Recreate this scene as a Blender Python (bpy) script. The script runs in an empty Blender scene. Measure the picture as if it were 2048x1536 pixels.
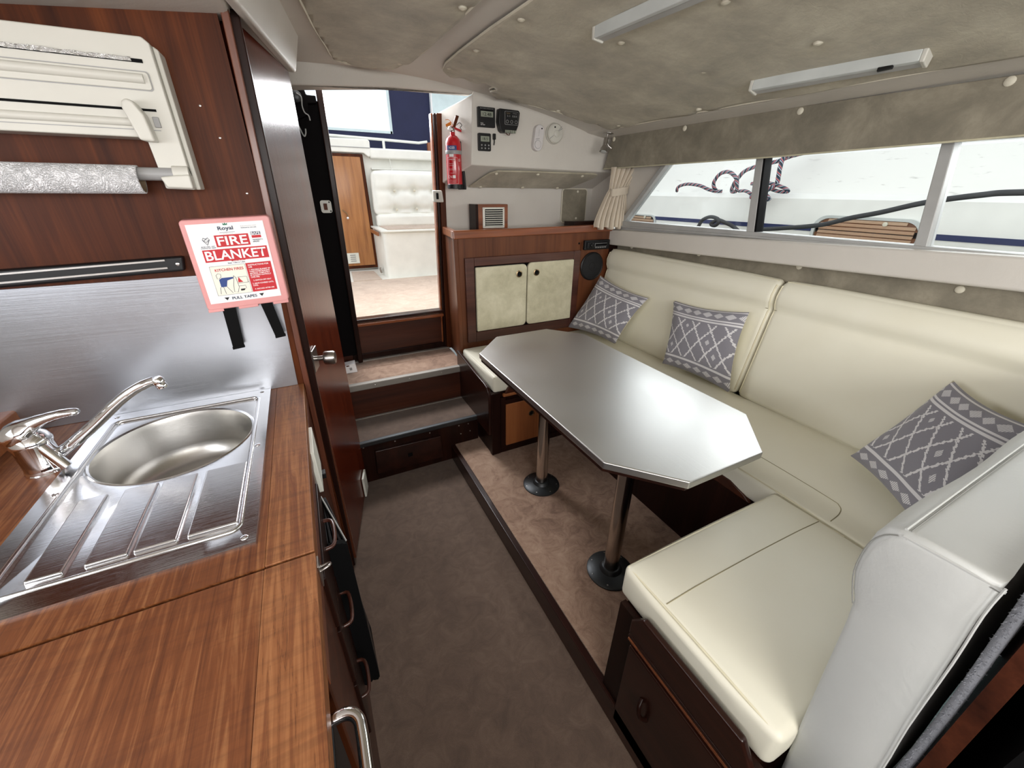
import bpy, bmesh, math, random
from mathutils import Vector, Matrix
random.seed(7)
SC = bpy.context.scene
COL = SC.collection
PI = math.pi
# ---------------------------------------------------------------- camera
def setup_camera():
    a, b, c = 4.71951474e-01, -4.57827542e-01, 9.39476203e-03
    f = Vector((math.sin(a)*math.cos(b), math.cos(a)*math.cos(b), math.sin(b)))
    r = Vector((math.cos(a), -math.sin(a), 0)); u = r.cross(f)
    r2 = r*math.cos(c)+u*math.sin(c); u2 = -r*math.sin(c)+u*math.cos(c)
    cd = bpy.data.cameras.new('camera'); co = bpy.data.objects.new('camera', cd); COL.objects.link(co)
    m = Matrix((r2, u2, -f)).transposed().to_4x4(); m.translation = (0, 0, 1.5)
    co.matrix_world = m
    cd.sensor_width = 36; cd.lens = 783.374/2048*36; cd.clip_start = .01; cd.clip_end = 200
    SC.camera = co
setup_camera()
# ---------------------------------------------------------------- world, exposure, lights
SC.view_settings.view_transform = 'Standard'; SC.view_settings.look = 'None'
SC.view_settings.gamma = 1; SC.view_settings.use_curve_mapping = False
SC.view_settings.exposure = 0.0
W = bpy.data.worlds.new('overcast'); SC.world = W; W.use_nodes = True
_n = W.node_tree.nodes; _l = W.node_tree.links
_bg = _n['Background']; _bg.inputs['Strength'].default_value = 1.5
_tc = _n.new('ShaderNodeTexCoord'); _nz = _n.new('ShaderNodeTexNoise'); _nz.inputs['Scale'].default_value = 2.2
_cr = _n.new('ShaderNodeValToRGB'); _l.new(_tc.outputs['Generated'], _nz.inputs['Vector'])
_l.new(_nz.outputs['Fac'], _cr.inputs['Fac']); _l.new(_cr.outputs['Color'], _bg.inputs['Color'])
_cr.color_ramp.elements[0].position = .35; _cr.color_ramp.elements[0].color = (.80, .86, .94, 1)
_cr.color_ramp.elements[1].position = .65; _cr.color_ramp.elements[1].color = (1, 1, 1, 1)
def area(name, loc, rot, sx, sy, power, col):
    d = bpy.data.lights.new(name, 'AREA'); d.shape = 'RECTANGLE'; d.size = sx; d.size_y = sy
    d.energy = power; d.color = col
    o = bpy.data.objects.new(name, d); o.location = loc; o.rotation_euler = rot; COL.objects.link(o)
    return o
LIGHTS = [
 ('forward_fill_light', (.35, -1.28, 1.62), (math.radians(74), 0, 0), 2.2, .55, 44, (1, .975, .94)),  # added fill lamp at an unseen opening behind the camera, brightens the cabin
 ('port_fill_light', (-1.12, .1, 1.50), (0, math.radians(-78), 0), .36, 1.5, 14, (.98, .98, 1)),  # added fill lamp at an unseen port opening, brightens the cabin
 ('starboard_window_daylight', (2.25, .9, 1.75), (0, math.radians(62), 0), .5, 2.6, 20, (.98, .98, .98)),
 ('companionway_daylight', (.5, 3.1, 2.1), (math.radians(-52), 0, 0), .7, .5, 38, (.98, .985, 1)),
]
for L in LIGHTS: area(*L)

# ---------------------------------------------------------------- materials
def srgb(r, g, b):
    f = lambda c: (c/255/12.92) if c/255 <= .04045 else ((c/255+.055)/1.055)**2.4
    return (f(r), f(g), f(b), 1)
class NT:
    def __init__(s, name):
        s.m = bpy.data.materials.new(name); s.m.use_nodes = True
        s.t = s.m.node_tree; s.b = s.t.nodes['Principled BSDF']; s.tc = s.t.nodes.new('ShaderNodeTexCoord')
    def node(s, typ, **kw):
        n = s.t.nodes.new(typ)
        for k, v in kw.items():
            if hasattr(n, k): setattr(n, k, v)
            else: n.inputs[k.replace('_', ' ')].default_value = v
        return n
    def link(s, a, b): s.t.links.new(a, b)
    def m_(s, op, a, b=None, c=None, clamp=False):
        n = s.t.nodes.new('ShaderNodeMath'); n.operation = op; n.use_clamp = clamp
        for i, v in enumerate((a, b, c)):
            if v is None: continue
            if isinstance(v, (int, float)): n.inputs[i].default_value = v
            else: s.link(v, n.inputs[i])
        return n.outputs[0]
    def map(s, scale=(1, 1, 1), rot=(0, 0, 0), coord='Object'):
        n = s.t.nodes.new('ShaderNodeMapping'); n.inputs['Scale'].default_value = scale; n.inputs['Rotation'].default_value = rot
        s.link(s.tc.outputs[coord], n.inputs['Vector']); return n.outputs['Vector']
    def noise(s, vec, scale=5, detail=4, rough=.5, dist=0):
        n = s.t.nodes.new('ShaderNodeTexNoise'); n.inputs['Scale'].default_value = scale; n.inputs['Detail'].default_value = detail
        n.inputs['Roughness'].default_value = rough; n.inputs['Distortion'].default_value = dist
        if vec is not None: s.link(vec, n.inputs['Vector'])
        return n.outputs['Fac']
    def ramp(s, fac, stops):
        n = s.t.nodes.new('ShaderNodeValToRGB'); e = n.color_ramp.elements
        while len(e) < len(stops): e.new(.5)
        for i, (p, c) in enumerate(stops): e[i].position = p; e[i].color = c if len(c) == 4 else (*c, 1)
        s.link(fac, n.inputs['Fac']); return n.outputs['Color']
    def mix(s, fac, a, b, mode='MIX'):
        n = s.t.nodes.new('ShaderNodeMix'); n.data_type = 'RGBA'; n.blend_type = mode
        for i, v in ((0, fac), (6, a), (7, b)):
            if isinstance(v, (int, float, tuple)): n.inputs[i].default_value = v
            else: s.link(v, n.inputs[i])
        return n.outputs[2]
    def bump(s, h, strength=.2, dist=.002):
        n = s.t.nodes.new('ShaderNodeBump'); n.inputs['Strength'].default_value = strength; n.inputs['Distance'].default_value = dist
        s.link(h, n.inputs['Height']); s.link(n.outputs['Normal'], s.b.inputs['Normal'])
    def set(s, **kw):
        for k, v in kw.items():
            i = s.b.inputs[k.replace('_', ' ')]
            if isinstance(v, (int, float, tuple)): i.default_value = v
            else: s.link(v, i)
        return s
def plain(name, c, rough=.5, metal=0, coat=0, noise=.04, bump=0, bscale=60, **kw):
    t = NT(name); v = t.map(); n = t.noise(v, 9, 3)
    lo = tuple(max(0, x*(1-noise*2)) for x in c[:3])+(1,); hi = tuple(min(1, x*(1+noise*2)) for x in c[:3])+(1,)
    t.set(Base_Color=t.ramp(n, [(.3, lo), (.7, hi)]), Roughness=rough, Metallic=metal, Coat_Weight=coat, Coat_Roughness=.08, **kw)
    if bump: t.bump(t.noise(v, bscale, 4), bump, .001)
    return t.m
def wood(name, c1, c2, c3, grain='Z', rough=.35, coat=.5, freq=1, bump=.08, streak=.5, spec=.5):
    t = NT(name)
    k = {'X': (.55, 9, 9), 'Y': (9, .55, 9), 'Z': (9, 9, .55)}[grain]
    k2 = {'X': (2.5, 160, 160), 'Y': (160, 2.5, 160), 'Z': (160, 160, 2.5)}[grain]
    v = t.map(tuple(q*freq for q in k)); v2 = t.map(tuple(q*freq for q in k2))
    n1 = t.noise(v, 1.6, 5, .6, .6); n2 = t.noise(v2, 1, 3, .6)
    n3 = t.noise(t.map((1, 1, 1)), 3.2, 2)
    f = t.m_('ADD', t.m_('MULTIPLY', n1, 1-streak*.45), t.m_('MULTIPLY', n2, streak*.45))
    col = t.ramp(f, [(.30, c1), (.5, c2), (.72, c3)])
    col = t.mix(t.m_('MULTIPLY', n3, .35), col, c1)
    t.set(Base_Color=col, Roughness=rough, Coat_Weight=coat, Coat_Roughness=.12, Specular_IOR_Level=spec)
    t.bump(n2, bump, .001); return t.m
def zebra(name, c1, c2, c3, cd, stripes=1.0):
    """oiled teak / zebrano: dark lines along Y and cross figure"""
    t = NT(name)
    v = t.map((46, 1.8, 46)); n1 = t.noise(v, 1.6, 5, .65, 1.2)
    fine = t.noise(t.map((190, 7, 190)), 1, 3, .6)
    cross = t.noise(t.map((5, 75, 5), (0, 0, .12)), 1, 3, .6, .5)
    worn = t.noise(t.map((1, 1, 1)), 3.0, 5, .6)
    col = t.ramp(n1, [(.33, c1), (.5, c2), (.66, c3)])
    lines = t.m_('SUBTRACT', 1, t.m_('MULTIPLY', t.m_('ABSOLUTE', t.m_('SUBTRACT', t.m_('FRACT', t.m_('MULTIPLY', n1, 5.0)), .5)), 14), clamp=True)
    col = t.mix(t.m_('MULTIPLY', lines, .75*stripes), col, cd)
    col = t.mix(t.m_('MULTIPLY', fine, .45), col, c1)
    col = t.mix(t.m_('MULTIPLY', t.m_('SUBTRACT', cross, .45), 1.1, clamp=True), col, cd)
    col = t.mix(t.m_('MULTIPLY', t.m_('SUBTRACT', worn, .55), 1.6, clamp=True), col, c3)
    t.set(Base_Color=col, Roughness=t.m_('ADD', .34, t.m_('MULTIPLY', worn, .25)), Specular_IOR_Level=.35)
    t.bump(fine, .15, .001); return t.m
def suede(name, c1, c2, c3, scale=3, bump=.25):
    t = NT(name); n = t.noise(t.map((1, 1, 1)), scale, 7, .7, .25); w = t.noise(t.map(), 38, 5, .7, 1.2)
    big = t.noise(t.map(), 7, 3, .5, .4); wh = t.m_('ADD', t.m_('MULTIPLY', w, .6), big)
    col = t.ramp(n, [(.3, c1), (.5, c2), (.7, c3)])
    t.set(Base_Color=col, Roughness=.6, Sheen_Weight=.15); t.bump(wh, bump, .004); return t.m
def vinyl(name, c, c2, rough=.42, bump=.12):
    t = NT(name); v = t.map(); n = t.noise(v, 4, 3); w = t.noise(v, 240, 2); cr = t.noise(v, 9, 6, .6, 2.0)
    t.set(Base_Color=t.ramp(n, [(.3, c), (.7, c2)]), Roughness=rough)
    t.bump(t.m_('ADD', t.m_('MULTIPLY', w, .2), cr), bump, .003); return t.m
def brushed(name, c, rough=.28, axis='Y', bump=.1, aniso=.6):
    t = NT(name); k = {'X': (3, 300, 300), 'Y': (300, 3, 300), 'Z': (300, 300, 3)}[axis]
    n = t.noise(t.map(k), 1, 4, .7); s = t.noise(t.map(), 5, 4)
    sc = t.noise(t.map((40, 55, 40), (0, 0, .6)), 1, 6, .8, 2.5)
    r = t.m_('ADD', t.m_('ADD', rough-.08, t.m_('MULTIPLY', n, .12)), t.m_('MULTIPLY', s, .1))
    t.set(Base_Color=c, Metallic=1.0, Roughness=r, Anisotropic=aniso); t.bump(t.m_('ADD', n, t.m_('MULTIPLY', sc, .5)), bump, .0006); return t.m
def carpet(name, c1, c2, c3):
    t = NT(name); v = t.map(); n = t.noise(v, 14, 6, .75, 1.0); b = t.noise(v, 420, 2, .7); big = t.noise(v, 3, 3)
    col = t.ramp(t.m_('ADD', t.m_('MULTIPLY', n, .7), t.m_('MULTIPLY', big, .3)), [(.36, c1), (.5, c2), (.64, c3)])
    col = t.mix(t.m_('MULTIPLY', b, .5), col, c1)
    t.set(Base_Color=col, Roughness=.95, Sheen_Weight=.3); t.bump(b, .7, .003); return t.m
M = {}
M['mahog'] = wood('mahogany_panel', srgb(48, 20, 8), srgb(80, 38, 16), srgb(116, 60, 26), 'Z', .45, .0, 1.3, spec=.15)
M['mahogX'] = wood('mahogany_horizontal', srgb(40, 18, 11), srgb(68, 33, 20), srgb(92, 48, 30), 'X', .4, .2, spec=.3)
M['cabw'] = wood('cabinet_mahogany', srgb(70, 36, 20), srgb(102, 58, 34), srgb(124, 74, 46), 'Z', .4, .2, spec=.3)
M['cabt'] = wood('cabinet_trim', srgb(92, 44, 22), srgb(142, 78, 42), srgb(168, 100, 58), 'X', .3, .6)
M['cabf'] = wood('cabinet_frame', srgb(50, 24, 18), srgb(78, 42, 32), srgb(104, 62, 48), 'X', .35, .5)
M['dark'] = wood('dark_varnish', srgb(22, 10, 7), srgb(36, 17, 12), srgb(50, 25, 17), 'Z', .36, .05, spec=.15)
M['darkY'] = wood('dark_varnish_fore_aft', srgb(26, 11, 8), srgb(46, 21, 14), srgb(64, 32, 22), 'Y', .3, .3, spec=.3)
M['door'] = wood('glossy_door', srgb(60, 18, 8), srgb(92, 34, 16), srgb(112, 46, 22), 'Z', .24, .0, .8, .3, spec=.2)
M['edge'] = wood('door_edge', srgb(70, 32, 20), srgb(106, 58, 38), srgb(126, 74, 50), 'Z', .4, .3)
M['black'] = plain('near_black_wood', srgb(10, 7, 8), .7, Specular_IOR_Level=.08)
M['oak'] = wood('oak_door', srgb(120, 72, 34), srgb(172, 112, 58), srgb(196, 138, 78), 'Z', .45, .2, 1.6)
M['midw'] = wood('honey_wood', srgb(120, 66, 34), srgb(150, 88, 48), srgb(170, 108, 62), 'Z', .4, .4)
M['teak'] = zebra('counter_teak', srgb(84, 44, 20), srgb(116, 66, 34), srgb(146, 96, 58), srgb(58, 28, 15), .18)
M['teakE'] = zebra('counter_edge_teak', srgb(100, 54, 30), srgb(132, 82, 46), srgb(158, 106, 66), srgb(46, 24, 14), .8)
M['gel'] = vinyl('white_gelcoat', srgb(206, 201, 193), srgb(213, 208, 200), .5, .35)
M['gelout'] = plain('outside_gelcoat', srgb(240, 240, 232), .35, noise=.02)
M['beige'] = suede('headliner_suede', srgb(150, 143, 126), srgb(176, 168, 148), srgb(202, 195, 174), 5, .5)
M['taupe'] = suede('valance_suede', srgb(112, 106, 92), srgb(132, 125, 109), srgb(158, 150, 132), 6, .15)
M['padlight'] = suede('cabinet_pad_suede', srgb(176, 170, 142), srgb(198, 192, 164), srgb(216, 210, 184), 7, .15)
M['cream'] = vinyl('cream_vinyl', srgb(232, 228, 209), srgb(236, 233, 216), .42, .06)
M['seam'] = plain('seam_thread', srgb(150, 142, 112), .8)
M['creamg'] = vinyl('shaded_cream_vinyl', srgb(180, 182, 180), srgb(190, 191, 188), .45, .3)  # same cream vinyl, greyed so its colour carries the dim, cool light
M['piping'] = plain('cream_piping', srgb(224, 217, 190), .45)
M['steelT'] = brushed('brushed_table_steel', (.68, .68, .67, 1), .33, 'Y', .25, 0)
M['steelB'] = brushed('backsplash_steel', (.40, .42, .46, 1), .32, 'X', .3, 0)
M['steelS'] = brushed('sink_steel', (.70, .70, .71, 1), .10, 'X', .3, 0)
M['bowl'] = brushed('bowl_steel', (.58, .57, .55, 1), .28, 'X', .2, 0)
M['chrome'] = plain('chrome', (.82, .82, .84, 1), .06, 1, noise=.01)
M['satin'] = plain('satin_metal', (.52, .50, .48, 1), .28, 1)
M['alu'] = plain('grey_aluminium', srgb(176, 176, 174), .5, .2)
M['aluD'] = plain('dark_cast_metal', srgb(70, 72, 74), .42, .8, bump=.3, bscale=40)
M['pole'] = plain('pole_metal', (.50, .46, .42, 1), .18, 1)
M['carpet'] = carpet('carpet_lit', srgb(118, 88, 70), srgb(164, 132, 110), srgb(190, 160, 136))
M['carpetD'] = carpet('carpet_shaded', srgb(78, 60, 48), srgb(98, 77, 63), srgb(114, 93, 78))  # same carpet as the lit one, aisle shade painted in as darker colour
M['carpetO'] = carpet('cockpit_carpet', srgb(176, 152, 134), srgb(198, 176, 156), srgb(214, 194, 176))
M['nose'] = plain('tread_nosing', srgb(150, 145, 138), .5, .4)
M['white'] = plain('white_plastic', srgb(203, 201, 192), .4, noise=.015)
M['stitch'] = plain('grey_stitching', srgb(128, 128, 124), .8)
M['whitec'] = plain('cool_white_plastic', srgb(214, 210, 210), .35, noise=.015)
M['btn'] = plain('button_vinyl', srgb(214, 208, 190), .5)
M['blackp'] = plain('black_plastic', srgb(20, 20, 22), .4, Specular_IOR_Level=.35)
M['blackm'] = plain('black_matt', srgb(10, 10, 11), .75, Specular_IOR_Level=.12)
M['grille'] = plain('speaker_cloth', srgb(24, 24, 26), .8, bump=.8, bscale=500)
M['pink'] = plain('pink_plastic', srgb(214, 150, 148), .4)
M['paper'] = plain('paper_white', srgb(236, 236, 236), .7, noise=.01)
M['redp'] = plain('print_red', srgb(190, 30, 40), .6, noise=.01)
M['bluep'] = plain('print_blue', srgb(40, 66, 128), .6, noise=.01)
M['navyp'] = plain('print_navy', srgb(34, 50, 78), .6, noise=.01)
M['greenp'] = plain('print_green', srgb(30, 110, 80), .6, noise=.01)
M['creamp'] = plain('print_cream', srgb(232, 228, 214), .6, noise=.01)
M['inkw'] = plain('print_white', srgb(238, 236, 236), .6, noise=.01)
M['grey'] = plain('grey_plastic', srgb(150, 150, 150), .4)
M['lens'] = plain('strip_lens', srgb(196, 200, 198), .25)
M['red'] = plain('extinguisher_red', srgb(186, 22, 34), .25, 0, .6)
M['orange'] = plain('orange_tag', srgb(226, 130, 40), .5)
M['brass'] = plain('brass', (.30, .22, .13, 1), .35, 1)
M['lcd'] = plain('lcd_glass', srgb(146, 152, 138), .25)
M['navy'] = plain('navy_canvas', srgb(34, 38, 70), .8, bump=.5, bscale=200)
M['clearp'] = plain('clear_panel_haze', srgb(205, 222, 224), .3)
M['hull'] = plain('neighbour_gelcoat', srgb(236, 236, 231), .35, noise=.015)
M['hullw'] = None
M['stripe'] = plain('navy_stripe', srgb(40, 50, 92), .3)
M['slat'] = wood('blind_slat', srgb(222, 170, 134), srgb(236, 192, 160), srgb(244, 208, 180), 'Y', .5, .1)
M['ropeb'] = plain('black_rope', srgb(58, 60, 62), .8, bump=1, bscale=150)
M['curt'] = plain('curtain_cloth', srgb(208, 196, 178), .85, bump=.4, bscale=180)
M['tyre'] = plain('dark_rubber', srgb(22, 22, 24), .7)
M['fuzz'] = plain('grey_carpet_edge', srgb(122, 124, 130), .95, bump=1, bscale=300)
M['core'] = plain('cardboard', srgb(120, 100, 78), .8)
M['vent'] = plain('vent_white', srgb(226, 226, 216), .4)
M['water'] = plain('marina_water', srgb(90, 104, 104), .15)
def mk_hullw():
    t = NT('weathered_gelcoat'); v = t.map((1, .35, 3)); n = t.noise(v, 22, 6, .75)
    f = t.m_('MULTIPLY', t.m_('SUBTRACT', n, .61), 7, clamp=True)
    t.set(Base_Color=t.mix(f, srgb(232, 231, 225), srgb(120, 116, 112)), Roughness=.4); return t.m
M['hullw'] = mk_hullw()
def mk_towel():
    t = NT('embossed_paper'); v = t.map(); n = t.node('ShaderNodeTexVoronoi'); n.inputs['Scale'].default_value = 260; t.link(v, n.inputs['Vector'])
    w = t.noise(v, 30, 2, .5, 3)
    h = t.m_('ADD', n.outputs['Distance'], t.m_('MULTIPLY', t.m_('SINE', t.m_('MULTIPLY', w, 60)), .4))
    t.set(Base_Color=srgb(232, 232, 234), Roughness=.9); t.bump(h, .9, .003); return t.m
M['towel'] = mk_towel()
def mk_foil():
    t = NT('foil'); v = t.map((30, 30, 120)); n = t.noise(v, 3, 3)
    t.set(Base_Color=(.9, .9, .9, 1), Metallic=1.0, Roughness=.15); t.bump(n, 1, .01); return t.m
M['foil'] = mk_foil()
def mk_rope():
    t = NT('braided_rope'); v = t.map(coord='UV')
    s = t.node('ShaderNodeSeparateXYZ'); t.link(v, s.inputs[0])
    a = t.m_('FRACT', t.m_('ADD', s.outputs[0], s.outputs[1]))
    col = t.ramp(a, [(0, srgb(40, 46, 62)), (.3, srgb(52, 78, 96)), (.5, srgb(206, 120, 112)), (.7, srgb(42, 58, 110)), (.85, srgb(190, 200, 200))])
    for n in t.t.nodes:
        if n.type == 'VALTORGB': n.color_ramp.interpolation = 'CONSTANT'
    t.set(Base_Color=col, Roughness=.8); return t.m
M['rope'] = mk_rope()
def mk_glass():
    t = NT('window_acrylic')
    g = t.node('ShaderNodeBsdfTransparent'); g.inputs[0].default_value = (.93, .95, .95, 1)
    gl = t.node('ShaderNodeBsdfGlossy'); gl.inputs['Roughness'].default_value = .03; mx = t.node('ShaderNodeMixShader')
    fr = t.node('ShaderNodeFresnel'); fr.inputs[0].default_value = 1.25
    t.link(fr.outputs[0], mx.inputs[0]); t.link(g.outputs[0], mx.inputs[1]); t.link(gl.outputs[0], mx.inputs[2])
    t.link(mx.outputs[0], t.t.nodes['Material Output'].inputs['Surface']); return t.m
M['glass'] = mk_glass()
def mk_pillow():
    t = NT('grey_ikat_cotton')
    s = t.node('ShaderNodeSeparateXYZ'); t.link(t.tc.outputs['UV'], s.inputs[0])
    u0, v0 = s.outputs[0], s.outputs[1]
    wn = t.node('ShaderNodeTexWhiteNoise', noise_dimensions='1D')
    # jagged, thread-like offset: stepped noise across the drawn lines
    t.link(t.m_('FLOOR', t.m_('MULTIPLY', v0, 95)), wn.inputs['W'])
    jag = t.m_('MULTIPLY', t.m_('SUBTRACT', wn.outputs[0], .5), .018)
    u = t.m_('ADD', u0, jag); v = v0
    def tri(x): return t.m_('ABSOLUTE', t.m_('SUBTRACT', t.m_('FRACT', x), .5))
    def band(x, lo, hi): return t.m_('MULTIPLY', t.m_('GREATER_THAN', x, lo), t.m_('LESS_THAN', x, hi))
    U = t.m_('MULTIPLY', u, 4.4); V = t.m_('MULTIPLY', v, 2.9)
    l1 = t.m_('GREATER_THAN', tri(t.m_('ADD', U, V)), .448); l2 = t.m_('GREATER_THAN', tri(t.m_('SUBTRACT', U, V)), .448)
    lat = t.m_('MULTIPLY', t.m_('MAXIMUM', l1, l2), band(v, .205, .775))
    st = t.m_('MAXIMUM', band(v, .795, .818), band(v, .832, .85)); st = t.m_('MAXIMUM', st, band(v, .155, .185))
    st = t.m_('MAXIMUM', st, band(v, .972, .984))
    hat = t.m_('LESS_THAN', t.m_('FRACT', t.m_('MULTIPLY', t.m_('SUBTRACT', u0, t.m_('MULTIPLY', v0, .3)), 70)), .68)
    def dia(n, vc, hh): 
        a = t.m_('MULTIPLY', tri(t.m_('MULTIPLY', u0, n)), 2.2)
        a = t.m_('SUBTRACT', 1.1, a)
        b = t.m_('DIVIDE', t.m_('ABSOLUTE', t.m_('SUBTRACT', v0, vc)), hh)
        return t.m_('LESS_THAN', t.m_('ADD', a, b), 1.0)
    # centres where fract = 0 -> shift so tri peaks
    d = t.m_('MAXIMUM', dia(7, .912, .042), dia(7, .085, .040))
    for (cu, cv, a_, b_) in ((.682, .517, .030, .045), (.795, .345, .030, .045), (.114, .345, .026, .04), (.341, .69, .024, .032)):
        q = t.m_('ADD', t.m_('DIVIDE', t.m_('ABSOLUTE', t.m_('SUBTRACT', u0, cu)), a_), t.m_('DIVIDE', t.m_('ABSOLUTE', t.m_('SUBTRACT', v0, cv)), b_))
        d = t.m_('MAXIMUM', d, t.m_('LESS_THAN', q, 1))
    d = t.m_('MULTIPLY', d, hat)
    f = t.m_('MAXIMUM', t.m_('MAXIMUM', lat, st), d)
    col = t.mix(f, srgb(134, 132, 140), srgb(218, 216, 218))
    w = t.noise(t.map((1, 1, 1)), 300, 2)
    t.set(Base_Color=col, Roughness=.85, Sheen_Weight=.2); t.bump(w, .2, .001); return t.m
M['ikat'] = mk_pillow()
# ---------------------------------------------------------------- object helpers
def fin(o, mat, parent=None, smooth=False, bevel=0, seg=2):
    if mat is not None: o.data.materials.append(M[mat] if isinstance(mat, str) else mat)
    COL.objects.link(o)
    if parent is not None:
        o.parent = parent; o.matrix_parent_inverse = parent.matrix_world.inverted() if parent.type != 'EMPTY' else Matrix.Translation(-Vector(parent.location))
    if smooth or bevel:
        for p in o.data.polygons: p.use_smooth = True
    if bevel:
        b = o.modifiers.new('bevel', 'BEVEL'); b.width = bevel; b.segments = seg; b.limit_method = 'ANGLE'; b.angle_limit = math.radians(40)
        b.harden_normals = True
    return o
def mesh(name, vs, fs, mat, parent=None, smooth=False, bevel=0, seg=2, sharp=None):
    me = bpy.data.meshes.new(name); me.from_pydata([tuple(v) for v in vs], [], fs)
    bm = bmesh.new(); bm.from_mesh(me); bmesh.ops.recalc_face_normals(bm, faces=bm.faces); bm.to_mesh(me); bm.free()
    o = bpy.data.objects.new(name, me); fin(o, mat, parent, smooth, bevel, seg)
    if sharp: me.set_sharp_from_angle(angle=math.radians(sharp))
    return o
def box(name, a, b, mat, parent=None, bevel=0, seg=2, rotz=0, rot=None):
    x0, y0, z0 = a; x1, y1, z1 = b
    vs = [Vector(p) for p in ((x0,y0,z0),(x1,y0,z0),(x1,y1,z0),(x0,y1,z0),(x0,y0,z1),(x1,y0,z1),(x1,y1,z1),(x0,y1,z1))]
    if rotz or rot:
        c = (vs[0]+vs[6])/2; R = Matrix.Rotation(rotz, 3, 'Z') if rotz else rot
        vs = [R @ (v-c)+c for v in vs]
    return mesh(name, vs, [(0,3,2,1),(4,5,6,7),(0,1,5,4),(1,2,6,5),(2,3,7,6),(3,0,4,7)], mat, parent, False, bevel, seg)
def prism(name, poly, axis, lo, hi, mat, parent=None, bevel=0, seg=2, smooth=False):
    f = {'X': lambda p, h: (h, p[0], p[1]), 'Y': lambda p, h: (p[0], h, p[1]), 'Z': lambda p, h: (p[0], p[1], h)}[axis]
    n = len(poly); vs = [f(p, lo) for p in poly]+[f(p, hi) for p in poly]
    fs = [tuple(range(n)), tuple(range(2*n-1, n-1, -1))]+[(i, (i+1) % n, n+(i+1) % n, n+i) for i in range(n)]
    return mesh(name, vs, fs, mat, parent, smooth, bevel, seg, sharp=40 if smooth else None)
def hexa(name, bot, top, mat, parent=None, bevel=0, seg=2):
    n = len(bot)
    return mesh(name, list(bot)+list(top), [tuple(range(n)), tuple(range(2*n-1, n-1, -1))]+[(i, (i+1) % n, n+(i+1) % n, n+i) for i in range(n)], mat, parent, False, bevel, seg)
def rrect(x0, z0, x1, z1, r, n=5, corners=(1, 1, 1, 1)):
    pts = []
    for k, (cx, cz, a) in enumerate(((x1-r, z1-r, 0), (x0+r, z1-r, PI/2), (x0+r, z0+r, PI), (x1-r, z0+r, 1.5*PI))):
        if corners[k]:
            for i in range(n+1): t = a+i/n*PI/2; pts.append((cx+r*math.cos(t), cz+r*math.sin(t)))
        else: pts.append(((x1, x0, x0, x1)[k], (z1, z1, z0, z0)[k]))
    return pts
def frames(pts, closed=False):
    pts = [Vector(p) for p in pts]; n = len(pts); T = []
    for i in range(n):
        a = pts[i-1] if (i > 0 or closed) else pts[i]; b = pts[(i+1) % n] if (i < n-1 or closed) else pts[i]
        T.append((b-a).normalized())
    up = Vector((0, 0, 1)) if abs(T[0].z) < .9 else Vector((1, 0, 0))
    N = [(up-T[0]*up.dot(T[0])).normalized()]
    for i in range(1, n):
        v = N[-1]-T[i]*N[-1].dot(T[i]); N.append(v.normalized())
    return pts, T, N
def tube(name, pts, r, mat, parent=None, n=10, closed=False, cap=True, uv=None, flat=1.0):
    pts, T, N = frames(pts, closed); vs = []; fs = []; m = len(pts)
    for i in range(m):
        B = T[i].cross(N[i]); rr = r[i] if isinstance(r, (list, tuple)) else r
        for k in range(n):
            a = 2*PI*k/n; vs.append(pts[i]+N[i]*rr*math.cos(a)+B*rr*flat*math.sin(a))
    for i in range(m if closed else m-1):
        for k in range(n): j = (i+1) % m; fs.append((i*n+k, i*n+(k+1) % n, j*n+(k+1) % n, j*n+k))
    if cap and not closed: fs += [tuple(range(n-1, -1, -1)), tuple(range((m-1)*n, m*n))]
    o = mesh(name, vs, fs, mat, parent, True, sharp=50)
    if uv:
        L = [0]
        for i in range(1, m): L.append(L[-1]+(pts[i]-pts[i-1]).length)
        ul = o.data.uv_layers.new(name='UVMap')
        for p in o.data.polygons:
            ks = [(v % n) for v in p.vertices]
            wrap = max(ks)-min(ks) > n/2
            for li, vi in zip(p.loop_indices, p.vertices):
                k = vi % n
                if wrap and k < n/2: k += n
                ul.data[li].uv = (L[min(vi//n, m-1)]*uv, k/n*2)
    return o
def smoothpath(pts, n=6, closed=False):
    P = [Vector(p) for p in pts]; out = []; m = len(P)
    rng = range(m) if closed else range(m-1)
    for i in rng:
        p0 = P[i-1] if (i > 0 or closed) else P[i]; p1 = P[i]; p2 = P[(i+1) % m]; p3 = P[(i+2) % m] if (i+2 < m or closed) else P[(i+1) % m]
        for k in range(n):
            t = k/n
            out.append(.5*((2*p1)+(-p0+p2)*t+(2*p0-5*p1+4*p2-p3)*t*t+(-p0+3*p1-3*p2+p3)*t**3))
    if not closed: out.append(P[-1])
    return out
def lathe(name, prof, origin, mat, parent=None, axis='Z', n=32, cap=True, sharp=35, direction=None):
    """prof: list of (radius, height) along the axis"""
    d = Vector({'X': (1, 0, 0), 'Y': (0, 1, 0), 'Z': (0, 0, 1)}[axis]) if direction is None else Vector(direction).normalized()
    R = d.to_track_quat('Z', 'Y').to_matrix(); o = Vector(origin); vs = []; fs = []
    for (r, h) in prof:
        for k in range(n):
            a = 2*PI*k/n; vs.append(o+R @ Vector((r*math.cos(a), r*math.sin(a), h)))
    for i in range(len(prof)-1):
        for k in range(n): fs.append((i*n+k, i*n+(k+1) % n, (i+1)*n+(k+1) % n, (i+1)*n+k))
    if cap: fs += [tuple(range(n-1, -1, -1)), tuple(range((len(prof)-1)*n, len(prof)*n))]
    return mesh(name, vs, fs, mat, parent, True, sharp=sharp)
def thing(name, label, cat, loc, group=None):
    o = bpy.data.objects.new(name, None); COL.objects.link(o); o.location = loc; o.empty_display_size = .05
    return tag(o, label, cat, group)
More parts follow.
